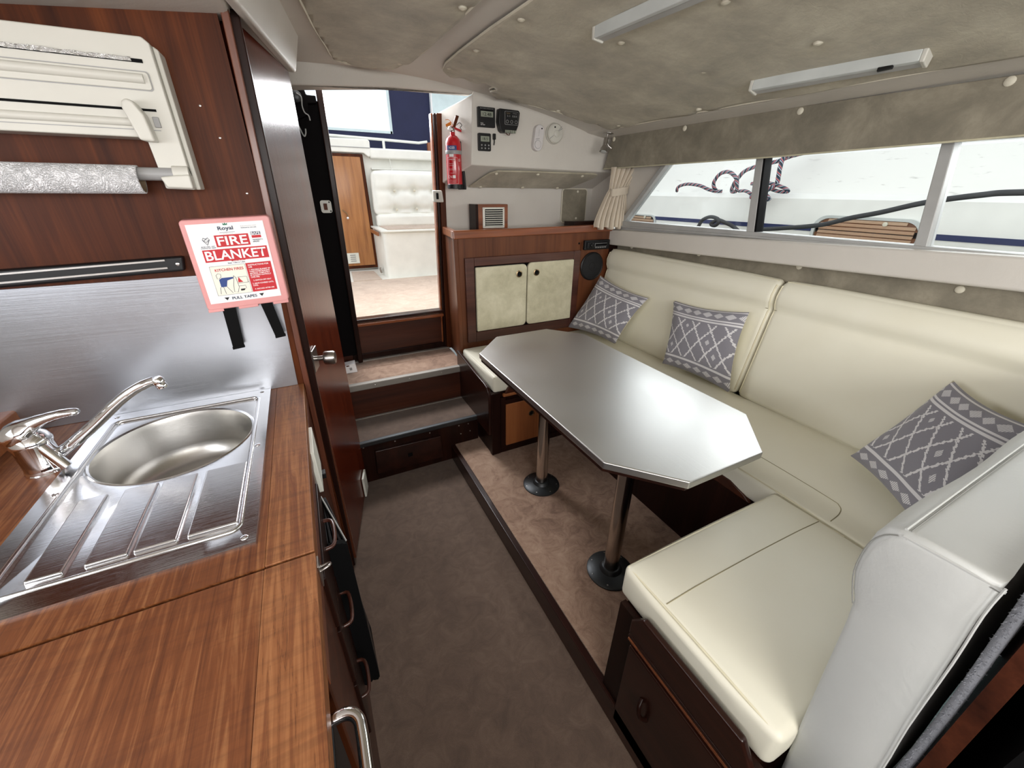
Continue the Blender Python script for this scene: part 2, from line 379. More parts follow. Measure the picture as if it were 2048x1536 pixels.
def tag(o, label, cat, group=None):
    o['label'] = label; o['category'] = cat
    if group: o['group'] = group
    return o
def struct(o, label=None, cat=None):
    o['kind'] = 'structure'
    if label: o['label'] = label
    if cat: o['category'] = cat
    return o
def rcush(name, x0, y0, z0, x1, y1, z1, r, mat, parent=None, n=14, puff=.006, warp=None):
    """rounded soft box; warp(Vector)->Vector for leaning or shaping"""
    vs = {}; V = []; F = []
    c = Vector(((x0+x1)/2, (y0+y1)/2, (z0+z1)/2)); h = Vector(((x1-x0)/2, (y1-y0)/2, (z1-z0)/2))
    def gp(d):
        # cluster samples near the edges
        m = [-1, -1+.35*r/max(h), -1+.9*r/max(h)]
        return m
    def pt(u):
        key = tuple(round(q, 5) for q in u)
        if key in vs: return vs[key]
        p = Vector((u[0]*h.x, u[1]*h.y, u[2]*h.z)); q = Vector([max(-h[i]+r, min(h[i]-r, p[i])) for i in range(3)])
        dlt = p-q
        if dlt.length > 1e-9: p = q+dlt.normalized()*r
        k = (1-u[0]**2)*(1-u[1]**2) if abs(u[2]) > .999 else ((1-u[0]**2)*(1-u[2]**2) if abs(u[1]) > .999 else (1-u[1]**2)*(1-u[2]**2))
        ax = 2 if abs(u[2]) > .999 else (1 if abs(u[1]) > .999 else 0)
        p[ax] += math.copysign(puff*min(1, k*2), u[ax])
        p = p+c
        if warp: p = warp(p)
        vs[key] = len(V); V.append(p); return vs[key]
    def samples(hd):
        e = r/hd; a = [-1, -1+e*.12, -1+e*.35, -1+e*.65, -1+e]
        mid = [(-1+e)+(2-2*e)*i/n for i in range(1, n)]
        return a+mid+[-q for q in reversed(a)]
    S = [samples(h[i]) for i in range(3)]
    for ax in range(3):
        i, j = [(1, 2), (2, 0), (0, 1)][ax]
        for sg in (-1, 1):
            for a in range(len(S[i])-1):
                for b in range(len(S[j])-1):
                    def mk(p, q):
                        u = [0, 0, 0]; u[ax] = sg; u[i] = S[i][p]; u[j] = S[j][q]; return pt(u)
                    f = (mk(a, b), mk(a+1, b), mk(a+1, b+1), mk(a, b+1))
                    if len(set(f)) == 4: F.append(f if sg > 0 else f[::-1])
    return mesh(name, V, F, mat, parent, True)
def text(name, s, origin, u, v, width, mat, parent, height=None, mapf=None, depth=.0004, align='C', bold=0):
    cu = bpy.data.curves.new('t', 'FONT'); cu.body = s; cu.size = 1; cu.offset = bold; cu.resolution_u = 3
    o = bpy.data.objects.new('t', cu); COL.objects.link(o)
    me = bpy.data.meshes.new_from_object(o.evaluated_get(bpy.context.evaluated_depsgraph_get()))
    bpy.data.objects.remove(o)
    xs = [q.co.x for q in me.vertices]; ys = [q.co.y for q in me.vertices]
    w = max(xs)-min(xs); hh = max(ys)-min(ys); k = width/w; ky = (height/hh) if height else k
    x0 = min(xs)+(w/2 if align == 'C' else 0); y0 = (min(ys)+max(ys))/2
    U = Vector(u).normalized(); Vv = Vector(v).normalized(); N = U.cross(Vv); O = Vector(origin)
    for q in me.vertices:
        a, b = (q.co.x-x0)*k, (q.co.y-y0)*ky
        q.co = mapf(a, b) if mapf else O+U*a+Vv*b+N*depth
    ob = bpy.data.objects.new(name, me); fin(ob, mat, parent); return ob
def copyobj(o, delta, parent):
    c = o.copy(); COL.objects.link(c); c.parent = parent; c.location = Vector(o.location)+Vector(delta); return c
def dome(name, p, r, nrm, mat, parent, h=.35, n=12):
    return lathe(name, [(r, 0), (r*.96, r*h*.5), (r*.7, r*h*.85), (r*.3, r*h), (.0001, r*h*1.02)], p, mat, parent, n=n, direction=nrm)
# ================================================================ SETTING
def cz(x, y=0): return 2.0-.10*(x-.4)**2
# floors
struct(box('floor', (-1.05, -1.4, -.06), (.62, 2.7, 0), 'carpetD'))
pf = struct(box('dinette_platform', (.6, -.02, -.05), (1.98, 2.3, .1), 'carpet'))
struct(box('trim_1', (.574, -.02, 0), (.6, 1.95, .097), 'darkY', bevel=.003))
# ceiling: cambered white moulding
vs = []; fs = []; NX, NY = 40, 10
for i in range(NX+1):
    x = -1.1+i/NX*(1.74+1.1)
    for j in range(NY+1):
        y = -1.4+j/NY*3.82
        vs.append((x, y, cz(x)))
for i in range(NX):
    for j in range(NY): fs.append((i*(NY+1)+j, (i+1)*(NY+1)+j, (i+1)*(NY+1)+j+1, i*(NY+1)+j+1))
ceil = mesh('ceiling', vs, fs, 'gel', smooth=True)
struct(ceil)
struct(mesh('deck_over_cabin', [(x, y, z+.05) for x, y, z in vs], fs, 'gelout', smooth=True))
# cove between ceiling edge and window valance
struct(prism('trim_2', [(1.70, 1.829), (1.72, 1.824), (1.86, 1.803), (1.96, 1.80), (1.96, 1.90), (1.70, 1.90)], 'Y', -1.4, 2.6, 'gel'))
# port cove above galley bulkhead and heads door
struct(hexa('trim_3', [(-1.1, 1.25, 1.75), (-.05, 1.25, 1.862), (-.05, 1.42, 1.862), (-1.1, 1.42, 1.75)], [(-1.1, 1.22, 2.0), (-.02, 1.22, 2.0), (-.02, 1.42, 2.02), (-1.1, 1.42, 2.0)], 'gel', bevel=.01))
struct(hexa('trim_4', [(-.06, 1.22, 1.858), (-.035, 1.22, 1.858), (.10, 1.98, 1.885), (.07, 1.98, 1.885)], [(-.06, 1.22, 2.0), (.012, 1.22, 2.01), (.135, 1.98, 2.01), (.07, 1.98, 2.01)], 'gel', bevel=.008))
# aft wall: lintel, side cheek, instrument fascia, sloping underside, lower wall
struct(hexa('trim_5', [(-.1, 2.36, 1.885), (.10, 2.36, 1.915), (.52, 2.36, 1.945), (.955, 2.36, 1.957), (.955, 2.42, 1.957), (.52, 2.42, 1.945), (.10, 2.42, 1.915), (-.1, 2.42, 1.885)],
        [(-.1, 2.30, 2.03), (.1, 2.30, 2.03), (.52, 2.30, 2.03), (.955, 2.30, 2.03), (.955, 2.42, 2.03), (.52, 2.42, 2.03), (.1, 2.42, 2.03), (-.1, 2.42, 2.03)], 'gel', bevel=.008))
wa = bpy.data.objects.new('wall_aft', None); COL.objects.link(wa); struct(wa)
mesh('fascia', [(.931, 2.35, 1.63), (.952, 2.35, 2.03), (1.97, 2.35, 2.0), (1.97, 2.35, 1.615), (.80, 2.57, 1.525), (1.97, 2.57, 1.52), (.82, 2.57, 1.892), (.952, 2.35, 1.958),
                (.80, 2.57, 1.2), (1.97, 2.57, 1.2), (.80, 2.60, 1.2), (1.97, 2.6, 1.2), (1.97, 2.6, 2.0), (.86, 2.6, 1.89), (.985, 2.38, 1.958), (.985, 2.38, 2.03), (1.97, 2.38, 2.0)],
     [(0, 7, 1, 2, 3), (0, 3, 5, 4), (0, 4, 6, 7), (4, 5, 9, 8), (8, 9, 11, 10), (10, 11, 12, 13), (6, 13, 14, 7), (7, 14, 15, 1), (4, 8, 10, 13, 6)], 'gel', wa, bevel=.006)
# starboard side: lower wall, window ledge, upper wall, corner cheek
ws = bpy.data.objects.new('wall_starboard', None); COL.objects.link(ws); struct(ws)
box('lower_wall', (1.97, -1.4, 0), (2.0, 2.6, 1.2), 'gel', ws)
box('upper_wall', (1.96, -1.4, 1.655), (2.0, 2.6, 1.86), 'gel', ws)
prism('corner_cheek', [(2.62, 1.26), (2.21, 1.295), (1.86, 1.66), (2.62, 1.66)], 'X', 1.95, 1.985, 'gel', ws)
hexa('window_ledge', [(1.88, 2.28, 1.172), (2.0, 2.28, 1.172), (2.0, -1.4, 1.305), (1.88, -1.4, 1.305)], [(1.88, 2.28, 1.268), (2.0, 2.28, 1.275), (2.0, -1.4, 1.41), (1.88, -1.4, 1.405)], 'gel', ws, bevel=.012, seg=3)
# forward wall and port side behind the camera, with unseen window openings added to let in more daylight
wf = bpy.data.objects.new('wall_forward', None); COL.objects.link(wf); struct(wf)
box('lower_wall', (-1.1, -1.42, 0), (2.0, -1.4, 1.25), 'mahog', wf); box('upper_wall', (-1.1, -1.42, 1.84), (2.0, -1.4, 2.1), 'gel', wf)
box('post', (-1.1, -1.42, 1.25), (-.95, -1.4, 1.84), 'gel', wf); box('post', (1.6, -1.42, 1.25), (2.0, -1.4, 1.84), 'gel', wf)
wp = bpy.data.objects.new('wall_port', None); COL.objects.link(wp); struct(wp)
box('lower_wall', (-1.02, -1.4, 0), (-1.0, 2.6, 1.25), 'gel', wp); box('upper_wall', (-1.02, -1.4, 1.68), (-1.0, 2.6, 2.1), 'gel', wp)
box('post', (-1.02, .95, 1.25), (-1.0, 2.6, 1.68), 'gel', wp); box('post', (-1.02, -1.4, 1.25), (-1.0, -.8, 1.68), 'gel', wp)
# galley bulkhead
wg = bpy.data.objects.new('wall_galley', None); COL.objects.link(wg); struct(wg)
box('panel', (-1.0, 1.36, 0), (-.074, 1.39, 1.875), 'mahog', wg)
hexa('edge_trim', [(-.105, 1.352, 0), (-.088, 1.352, 0), (-.088, 1.395, 0), (-.105, 1.395, 0)], [(-.066, 1.352, 1.875), (-.049, 1.352, 1.875), (-.049, 1.395, 1.875), (-.066, 1.395, 1.875)], 'edge', wg, bevel=.003)
hexa('door_post', [(-.09, 1.385, 0), (-.066, 1.385, 0), (-.066, 1.42, 0), (-.09, 1.42, 0)], [(-.052, 1.385, 1.88), (-.030, 1.385, 1.88), (-.030, 1.42, 1.88), (-.052, 1.42, 1.88)], 'dark', wg, bevel=.004)
box('heads_wall', (-1.0, 2.42, 0), (.04, 2.46, 2.0), 'dark', wg)
# ---- heads door (leaf stands a little ajar)
d1 = bpy.data.objects.new('door_1', None); COL.objects.link(d1); struct(d1); d1['label'] = 'glossy varnished brown door beside the galley, slightly ajar'
A, B = Vector((-.058, 1.409)), Vector((.068, 1.93)); AB = (B-A).normalized(); NN = Vector((AB.y, -AB.x))
def dp(t, n, z): q = A+AB*t+NN*n; return Vector((q.x, q.y, z))
L = (B-A).length
hexa('leaf', [dp(0, 0, .02), dp(L, 0, .02), dp(L, -.03, .02), dp(0, -.03, .02)], [dp(.03, .006, 1.875), dp(L, .006, 1.88), dp(L, -.03, 1.88), dp(.03, -.03, 1.875)], 'door', d1, bevel=.003)
hexa('edge_strip', [dp(-.001, -.006, .02), dp(.012, -.006, .02), dp(.012, .002, .02), dp(-.001, .002, .02)], [dp(.028, 0, 1.87), dp(.041, 0, 1.87), dp(.041, .008, 1.87), dp(.028, .008, 1.87)], 'edge', d1)
hexa('lock_plate', [dp(-.004, -.036, .915), dp(-.004, .004, .915), dp(0, .004, .915), dp(0, -.036, .915)], [dp(.006, -.032, .985), dp(.006, .006, .985), dp(.01, .006, .985), dp(.01, -.032, .985)], 'satin', d1, bevel=.001)
hexa('latch_bolt', [dp(-.008, -.020, .932), dp(-.008, -.008, .932), dp(0, -.008, .932), dp(0, -.020, .932)], [dp(-.004, -.020, .968), dp(-.004, -.008, .968), dp(.004, -.008, .968), dp(.004, -.020, .968)], 'blackp', d1)
hexa('rose', [dp(.02, .002, .92), dp(.085, .002, .92), dp(.085, .008, .92), dp(.02, .008, .92)], [dp(.02, .004, 1.0), dp(.085, .004, 1.0), dp(.085, .010, 1.0), dp(.02, .010, 1.0)], 'satin', d1, bevel=.002)
nv = Vector((NN.x, NN.y, 0))
kn = lathe('knob', [(.009, 0), (.009, .028), (.012, .030), (.022, .031), (.024, .036), (.024, .062), (.020, .068), (.006, .070)], dp(.052, .006, .962), 'satin', d1, direction=nv, n=28)
hexa('vent_plate', [dp(.385, .004, .03), dp(.47, .004, .03), dp(.47, .014, .03), dp(.385, .014, .03)], [dp(.385, .004, .148), dp(.47, .004, .148), dp(.47, .014, .148), dp(.385, .014, .148)], 'vent', d1, bevel=.002)
# ---- companionway: frame, sill, panel below, open leaf
d2 = bpy.data.objects.new('door_2', None); COL.objects.link(d2); struct(d2); d2['label'] = 'companionway opening to the cockpit with varnished frame'
for i, (o0, o1, y0, mt) in enumerate(((0, .012, 2.565, 'cabt'), (.014, .026, 2.55, 'dark'), (.028, .062, 2.54, 'mahog'))):
    hexa('frame_post', [(.748+o0, y0, .49), (.748+o1, y0, .49), (.748+o1, 2.6, .49), (.748+o0, 2.6, .49)], [(.780+o0, y0, 1.888), (.780+o1, y0, 1.888), (.780+o1, 2.6, 1.888), (.780+o0, 2.6, 1.888)], mt, d2, bevel=.003)
hexa('cheek_board', [(.808, 2.25, .49), (.83, 2.25, .49), (.83, 2.6, .49), (.808, 2.6, .49)], [(.818, 2.56, 1.25), (.84, 2.56, 1.25), (.84, 2.6, 1.25), (.818, 2.6, 1.25)], 'mahog', d2)
box('sill', (.15, 2.55, .748), (.77, 2.62, .768), 'darkY', d2, bevel=.005)
box('sill_moulding', (.15, 2.545, .722), (.77, 2.60, .744), 'cabt', d2, bevel=.006)
box('lower_panel', (.03, 2.575, .2), (.80, 2.6, .73), 'mahogX', d2)
box('lower_panel_rail', (.15, 2.562, .49), (.79, 2.58, .535), 'dark', d2, bevel=.003)
# the leaf folded back into the cabin: stile facing us, dark face behind
hexa('leaf_stile', [(.172, 2.50, .50), (.200, 2.50, .50), (.206, 2.56, .50), (.176, 2.56, .50)], [(.196, 2.48, 1.95), (.226, 2.48, 1.95), (.232, 2.54, 1.95), (.20, 2.54, 1.95)], 'dark', d2, bevel=.006)
hexa('leaf_panel', [(.02, 2.53, .55), (.18, 2.53, .55), (.18, 2.56, .55), (.02, 2.56, .55)], [(.02, 2.50, 1.885), (.20, 2.50, 1.885), (.20, 2.53, 1.885), (.02, 2.53, 1.885)], 'black', d2)
prism('hinge_block', [(.03, 1.98), (.135, 1.96), (.15, 1.90), (.19, 1.90), (.19, 1.87), (.15, 1.865), (.145, 1.82), (.10, 1.80), (.03, 1.80)], 'Y', 2.46, 2.50, 'black', d2, bevel=.004)
pl = prism('latch_plate', rrect(.123, 1.385, .178, 1.447, .012), 'Y', 2.505, 2.512, 'white', d2, bevel=.001)
box('latch_slot', (.138, 2.502, 1.40), (.156, 2.507, 1.432), 'mahog', pl)
for p in ((.168, 1.438), (.170, 1.394)): dome('screw', (p[0], 2.505, p[1]), .004, (0, -1, 0), 'blackp', pl)
lathe('hook_rose', [(.024, 0), (.024, .004), (.016, .008), (.008, .010)], (.105, 2.458, 1.89), 'aluD', d2, direction=(0, -1, 0))
tube('hook', smoothpath([(.108, 2.445, 1.90), (.125, 2.44, 1.885), (.122, 2.44, 1.85), (.128, 2.44, 1.825), (.142, 2.44, 1.815), (.145, 2.44, 1.795)]), .003, 'alu', d2)
tube('hook', smoothpath([(.09, 2.44, 1.77), (.105, 2.44, 1.73), (.115, 2.44, 1.74), (.118, 2.44, 1.76)]), .003, 'alu', d2)
hexa('striker', [(.752, 2.53, 1.435), (.806, 2.50, 1.435), (.806, 2.54, 1.435), (.752, 2.56, 1.435)], [(.752, 2.53, 1.50), (.798, 2.50, 1.50), (.806, 2.54, 1.50), (.752, 2.56, 1.50)], 'white', d2, bevel=.006)
box('striker_slot', (.766, 2.505, 1.452), (.776, 2.53, 1.486), 'blackm', d2)
# ---- starboard windows: aluminium frame with three panes
win = bpy.data.objects.new('window_1', None); COL.objects.link(win); struct(win)
def zb(y): return 1.282+(2.17-y)*.0225
def zt(y): return 1.70
hexa('frame_bottom', [(1.915, 2.22, 1.262), (1.985, 2.22, 1.262), (1.985, -1.3, zb(-1.3)-.02), (1.915, -1.3, zb(-1.3)-.02)], [(1.915, 2.22, 1.328), (1.985, 2.22, 1.328), (1.985, -1.3, 1.356), (1.915, -1.3, 1.356)], 'alu', win, bevel=.004)
hexa('frame_lip', [(1.905, 2.2, 1.288), (1.92, 2.2, 1.288), (1.92, -1.3, zb(-1.3)+.005), (1.905, -1.3, zb(-1.3)+.005)], [(1.905, 2.2, 1.298), (1.92, 2.2, 1.298), (1.92, -1.3, zb(-1.3)+.015), (1.905, -1.3, zb(-1.3)+.015)], 'alu', win, bevel=.002)
hexa('frame_slant', [(1.92, 2.20, 1.325), (1.975, 2.20, 1.325), (1.975, 2.155, 1.325), (1.92, 2.155, 1.325)], [(1.92, 1.87, 1.68), (1.975, 1.87, 1.68), (1.975, 1.835, 1.68), (1.92, 1.835, 1.68)], 'alu', win, bevel=.004)
for (y0, y1, t0, t1, mt, nm) in ((1.250, 1.290, 1.306, 1.340, 'alu', 'frame_post'), (1.240, 1.250, 1.297, 1.306, 'blackm', 'rubber_seal'), (.620, .655, .672, .705, 'alu', 'frame_post'), (-.10, -.06, -.05, -.02, 'alu', 'frame_post')):
    hexa(nm, [(1.92, y0, 1.31), (1.975, y0, 1.31), (1.975, y1, 1.31), (1.92, y1, 1.31)], [(1.92, t0, 1.68), (1.975, t0, 1.68), (1.975, t1, 1.68), (1.92, t1, 1.68)], mt, win, bevel=.003)
prism('pane', [(2.16, 1.325), (1.84, 1.69), (1.32, 1.69), (1.27, 1.325)], 'X', 1.948, 1.953, 'glass', win)
prism('pane', [(1.26, 1.325), (1.31, 1.69), (.69, 1.69), (.64, 1.325)], 'X', 1.955, 1.960, 'glass', win)
prism('pane', [(.63, 1.325), (.69, 1.69), (-1.3, 1.69), (-1.3, 1.325)], 'X', 1.948, 1.953, 'glass', win)

# ================================================================ CEILING THINGS
def headliner(name, label, poly, buttons, lamp=()):
    t = thing(name, label, 'headliner', (poly[0][0], poly[0][1], cz(poly[0][0])), None)
    bm = bmesh.new(); f = bm.faces.new([bm.verts.new((x, y, 0)) for x, y in poly])
    xs = [p[0] for p in poly]; ys = [p[1] for p in poly]
    for ax, lo, hi in ((0, min(xs), max(xs)), (1, min(ys), max(ys))):
        k = lo+.022
        while k < hi:
            co = [0, 0, 0]; co[ax] = k; no = [0, 0, 0]; no[ax] = 1
            bmesh.ops.bisect_plane(bm, geom=bm.verts[:]+bm.edges[:]+bm.faces[:], plane_co=co, plane_no=no); k += .022
    for v in bm.verts:
        x, y = v.co.x, v.co.y; z = cz(x)-.013
        z -= .004*math.sin(x*9+y*4)*math.sin(y*7-x*3)
        for b in buttons:
            d2_ = (x-b[0])**2+(y-b[1])**2; z += .012*math.exp(-d2_/.0012)-.008*math.exp(-d2_/.014)
        v.co.z = min(z, cz(x)-.003)
    me = bpy.data.meshes.new('panel'); bm.to_mesh(me); bm.free()
    o = bpy.data.objects.new('panel', me); fin(o, 'beige', t, True)
    s = o.modifiers.new('s', 'SOLIDIFY'); s.thickness = .006; s.offset = -1
    ed = [(x, y, cz(x)-.010) for x, y in poly]
    tube('piping', ed, .004, 'btn', t, 6, closed=True)
    for b in buttons:
        lathe('button', [(.0125, -.004), (.0135, .002), (.012, .006), (.006, .009), (.0005, .0095)], (b[0], b[1], cz(b[0])-.006), 'btn', t, direction=(.15*(b[0]-.4), 0, -1), n=14)
    return t
P1 = [(.127, 1.604), (.168, 1.804), (.22, 2.01), (.240, 2.10), (.266, 2.18), (.313, 2.227), (.37, 2.235), (.437, 2.222), (.50, 2.18), (.535, 2.125), (.555, 2.04), (.566, 1.95), (.570, 1.887), (.579, 1.59), (.600, .4), (.60, -.9), (-.05, -.9), (-.05, .7)]
headliner('ceiling_panel', 'smaller beige suede ceiling panel with rounded end above the cockpit door', P1, [(.308, 2.213), (.522, 2.115), (.560, 1.444), (.30, 1.0), (.12, 1.2), (.56, .6)])
P2 = [(.72, -.9), (.715, .6), (.703, 1.289), (.689, 1.535), (.682, 1.802), (.684, 1.98), (.70, 2.07), (.749, 2.117), (.83, 2.115), (.92, 2.103), (.965, 2.108), (.989, 2.133), (.978, 2.17), (.982, 2.20), (.999, 2.228), (1.057, 2.281), (1.391, 2.201), (1.596, 2.132), (1.66, 2.10), (1.690, 2.05), (1.696, 1.994), (1.690, 1.6), (1.694, 1.251), (1.705, .537), (1.71, -.9)]
B2 = [(.742, 1.412), (.733, 1.76), (.719, 2.04), (.811, 2.10), (.916, 2.09), (1.022, 2.215), (1.109, 2.25), (1.385, 2.185), (1.60, 2.115), (1.675, 2.018), (1.073, 1.327), (1.404, 1.255), (1.423, .886), (1.094, .951), (1.671, 1.488), (1.42, .45), (1.1, .5), (.74, .9)]
headliner('ceiling_panel', 'large beige buttoned ceiling panel above the dinette table', P2, B2)
def striplight(label, a, b, w, sw):
    a = Vector(a); b = Vector(b); t = thing('strip_light', label, 'light', a, 'strip lights on the ceiling panel')
    d = (b-a).normalized(); side = Vector((d.y, -d.x, 0)).normalized(); slope = -.2*(((a+b)/2).x-.4); side = (side+Vector((0, 0, slope*side.x))).normalized()
    up = side.cross(d); up = up if up.z > 0 else -up
    def P(p, s, h): return p+side*s+up*h
    for nm, s0, s1, h0, h1, mt, e0, e1 in (('housing', -w/2, w*.12, -.016, .016, 'alu', .012, .012), ('diffuser', w*.12, w/2, -.018, .014, 'lens', .012, .012)):
        p0 = a+d*e0; p1 = b-d*e1
        hexa(nm, [P(p0, s0, h1), P(p0, s1, h1), P(p0, s1*.85, h0), P(p0, s0*.9, h0)], [P(p1, s0, h1), P(p1, s1, h1), P(p1, s1*.85, h0), P(p1, s0*.9, h0)], mt, t, bevel=.003)
    for p0, p1 in ((a, a+d*.013), (b-d*.013, b+d*.0)):
        hexa('end_cap', [P(p0, -w/2-.002, .018), P(p0, w/2+.002, .018), P(p0, w*.4, -.02), P(p0, -w*.4, -.02)], [P(p1, -w/2-.002, .018), P(p1, w/2+.002, .018), P(p1, w*.4, -.022), P(p1, -w*.4, -.022)], 'white', t, bevel=.004)
    if sw:
        q = b-d*.10
        hexa('switch', [P(q, w*.30, -.018), P(q, w*.5, -.018), P(q, w*.5, -.028), P(q, w*.30, -.028)], [P(q+d*.035, w*.30, -.018), P(q+d*.035, w*.5, -.018), P(q+d*.035, w*.5, -.026), P(q+d*.035, w*.30, -.026)], 'blackp', t, bevel=.002)
    return t
striplight('slim grey strip light over the middle of the table, cut by the photo edge', (.953, 1.30, 1.944), (.985, .80, 1.94), .05, False)
striplight('slim grey strip light nearest the windows, with a small black switch', (1.552, 1.16, 1.842), (1.600, .685, 1.836), .052, True)
# ================================================================ STARBOARD SIDE THINGS
v = thing('valance', 'taupe suede valance panel hanging across the top of the windows', 'valance', (1.84, 1, 1.63))
prism('panel', [(2.262, 1.812), (2.325, 1.632), (1.2, 1.637), (.5, 1.649), (-1.2, 1.66), (-1.2, 1.80), (.5, 1.797), (1.5, 1.812), (2.2, 1.818)], 'X', 1.84, 1.852, 'taupe', v, bevel=.003)
tube('lower_piping', [(1.840, 2.325, 1.633), (1.840, 1.2, 1.638), (1.840, .5, 1.650), (1.84, -1.2, 1.661)], .003, 'padlight', v, 6)
for y, z in ((2.25, 1.792), (1.706, 1.792), (1.142, 1.79), (.58, 1.785), (.0, 1.785)): dome('button', (1.841, y, z), .0125, (-1, 0, 0), 'btn', v, .5, 16)
lp = thing('lining_panel', 'taupe suede panel with buttons between window ledge and seat backs', 'wall panel', (1.95, 1, 1.0))
box('panel', (1.945, -1.2, .8), (1.965, 2.22, 1.26), 'taupe', lp)
for y, z in ((2.08, 1.175), (1.55, 1.197), (1.02, 1.21), (.50, 1.215)): dome('button', (1.945, y, z), .0125, (-1, 0, 0), 'btn', lp, .5, 16)
# curtain
ct = thing('curtain', 'gathered beige curtain held by a tie band at the window corner', 'curtain', (1.88, 2.22, 1.28))
vs = []; fs = []; NU, NVv = 120, 44
def cw(z):   # left & right x-extent in metres along the cloth and its centre
    if z > 1.515: k = (z-1.515)/.125; return (1.817-.003*k, 1.945+.10*k)
    k = (1.515-z)/.225; e = 1-max(0, 1-k)**1.8
    return (1.817-.095*e, 1.936+.025*e)
for j in range(NVv+1):
    z = 1.64-(1.64-1.285)*j/NVv; a, b = cw(z); amp = .006+.016*abs((z-1.515)/.2)
    for i in range(NU+1):
        s = i/NU; ph = s*2*PI*8+1.3*math.sin(s*7)+.4*math.sin(z*30)
        x = a+(b-a)*s+.3*amp*math.sin(ph*1.0+1); y = 2.205-.03*math.sin(PI*s)+amp*math.sin(ph)+.06*(1-s)*0
        vs.append((x, y-.02*(s-.5), z+(.008*math.sin(ph*.5) if j == NVv else 0)))
for j in range(NVv):
    for i in range(NU): fs.append((j*(NU+1)+i, j*(NU+1)+i+1, (j+1)*(NU+1)+i+1, (j+1)*(NU+1)+i))
cl = mesh('cloth', vs, fs, 'curt', ct, True); s = cl.modifiers.new('s', 'SOLIDIFY'); s.thickness = .002
tie = []
for k in range(28):
    a = 2*PI*k/28; tie.append((1.878+.066*math.cos(a), 2.19+.034*math.sin(a), 1.505))
vs = []; n = len(tie)
for h in (-.022, -.018, 0, .018, .022):
    for p in tie: vs.append((p[0]+.004*math.sin(p[0]*300), p[1], p[2]+h+.010*(p[0]-1.878)/.066))
band = mesh('tie_band', vs, [(j*n+i, j*n+(i+1) % n, (j+1)*n+(i+1) % n, (j+1)*n+i) for j in range(4) for i in range(n)], 'curt', ct, True)
s = band.modifiers.new('s', 'SOLIDIFY'); s.thickness = .003
# spot light
sp = thing('spot_lamp', 'small brushed metal spotlight hanging from the ceiling corner by the curtain', 'light', (1.80, 2.22, 1.80))
lathe('ceiling_rose', [(.034, 0), (.036, .004), (.036, .020), (.030, .024), (.004, .025)], (1.775, 2.225, 1.836), 'satin', sp, direction=(0, 0, -1))
tube('stem', [(1.768, 2.225, 1.815), (1.765, 2.22, 1.765)], .004, 'satin', sp)
lathe('lamp_holder', [(.004, 0), (.013, .001), (.014, .040), (.012, .042), (.022, .062), (.026, .078), (.023, .078), (.004, .060)], (1.752, 2.215, 1.792), 'satin', sp, direction=(-.28, -.15, -1), n=24)
tube('swivel_arm', [(1.765, 2.22, 1.768), (1.772, 2.212, 1.75), (1.790, 2.205, 1.738)], .006, 'satin', sp)
lathe('bulb', [(.018, 0), (.018, .004), (.002, .006)], (1.733, 2.205, 1.72), 'lens', sp, direction=(-.28, -.15, -1), n=20)
# ================================================================ AFT WALL THINGS
g = thing('battery_monitor', 'square black battery monitor with grey screen, top left on the white bulkhead', 'monitor', (1.02, 2.35, 1.81))
prism('case', rrect(.971, 1.811, 1.071, 1.903, .004), 'Y', 2.330, 2.35, 'blackp', g, bevel=.002)
box('screen', (.986, 2.328, 1.858), (1.058, 2.331, 1.884), 'lcd', g, bevel=.001)
box('screen_bar', (.984, 2.328, 1.884), (1.058, 2.3305, 1.889), 'blackm', g)
text('lettering', 'BATTERY MONITOR', (1.022, 2.3295, 1.896), (1, 0, 0), (0, 0, 1), .078, 'grey', g, .004, depth=.0006)
text('lettering', '12.48', (1.022, 2.3275, 1.870), (1, 0, 0), (0, 0, 1), .05, 'blackm', g, .015, depth=.0006)
text('lettering', 'DUAL\nBATTERY', (.997, 2.3295, 1.825), (1, 0, 0), (0, 0, 1), .026, 'inkw', g, .012, depth=.0006)
g = thing('solar_controller', 'larger black solar charge controller with terminal row, right of the square monitor', 'controller', (1.14, 2.35, 1.78))
prism('case', [(1.087, 1.90), (1.205, 1.898), (1.213, 1.888), (1.205, 1.83), (1.187, 1.792), (1.108, 1.790), (1.094, 1.80), (1.082, 1.84)], 'Y', 2.308, 2.35, 'blackp', g, bevel=.004)
prism('face_plate', rrect(1.118, 1.828, 1.200, 1.890, .004), 'Y', 2.3055, 2.309, 'grey', g)
prism('face_plate', rrect(1.1195, 1.8295, 1.1985, 1.8885, .004), 'Y', 2.3045, 2.309, 'blackp', g)
text('lettering', 'Solar', (1.139, 2.3043, 1.881), (1, 0, 0), (0, 0, 1), .024, 'brass', g, .008)
text('lettering', 'Charge', (1.178, 2.3043, 1.881), (1, 0, 0), (0, 0, 1), .026, 'grey', g, .006)
text('lettering', '8.8.8', (1.177, 2.3043, 1.868), (1, 0, 0), (0, 0, 1), .028, 'grey', g, .009)
text('lettering', '2.1', (1.139, 2.3043, 1.868), (1, 0, 0), (0, 0, 1), .018, 'grey', g, .008)
for k in range(3): lathe('symbol', [(.008, 0), (.008, .001), (.0062, .001), (.0062, 0)], (1.132+k*.027, 2.3045, 1.842), 'grey', g, direction=(0, -1, 0), n=16, cap=False)
for k in range(6): box('terminal', (1.119+k*.0115, 2.302, 1.790), (1.128+k*.0115, 2.315, 1.803), 'lcd', g, bevel=.001)
tube('wire', smoothpath([(1.125, 2.31, 1.792), (1.13, 2.305, 1.782), (1.145, 2.303, 1.780), (1.15, 2.31, 1.792)]), .002, 'mahog', g, 6)
g = thing('heater_control', 'small black control with six round buttons, below the square monitor', 'control', (1.01, 2.35, 1.70))
prism('case', rrect(.971, 1.699, 1.046, 1.784, .006), 'Y', 2.334, 2.35, 'blackp', g, bevel=.002)
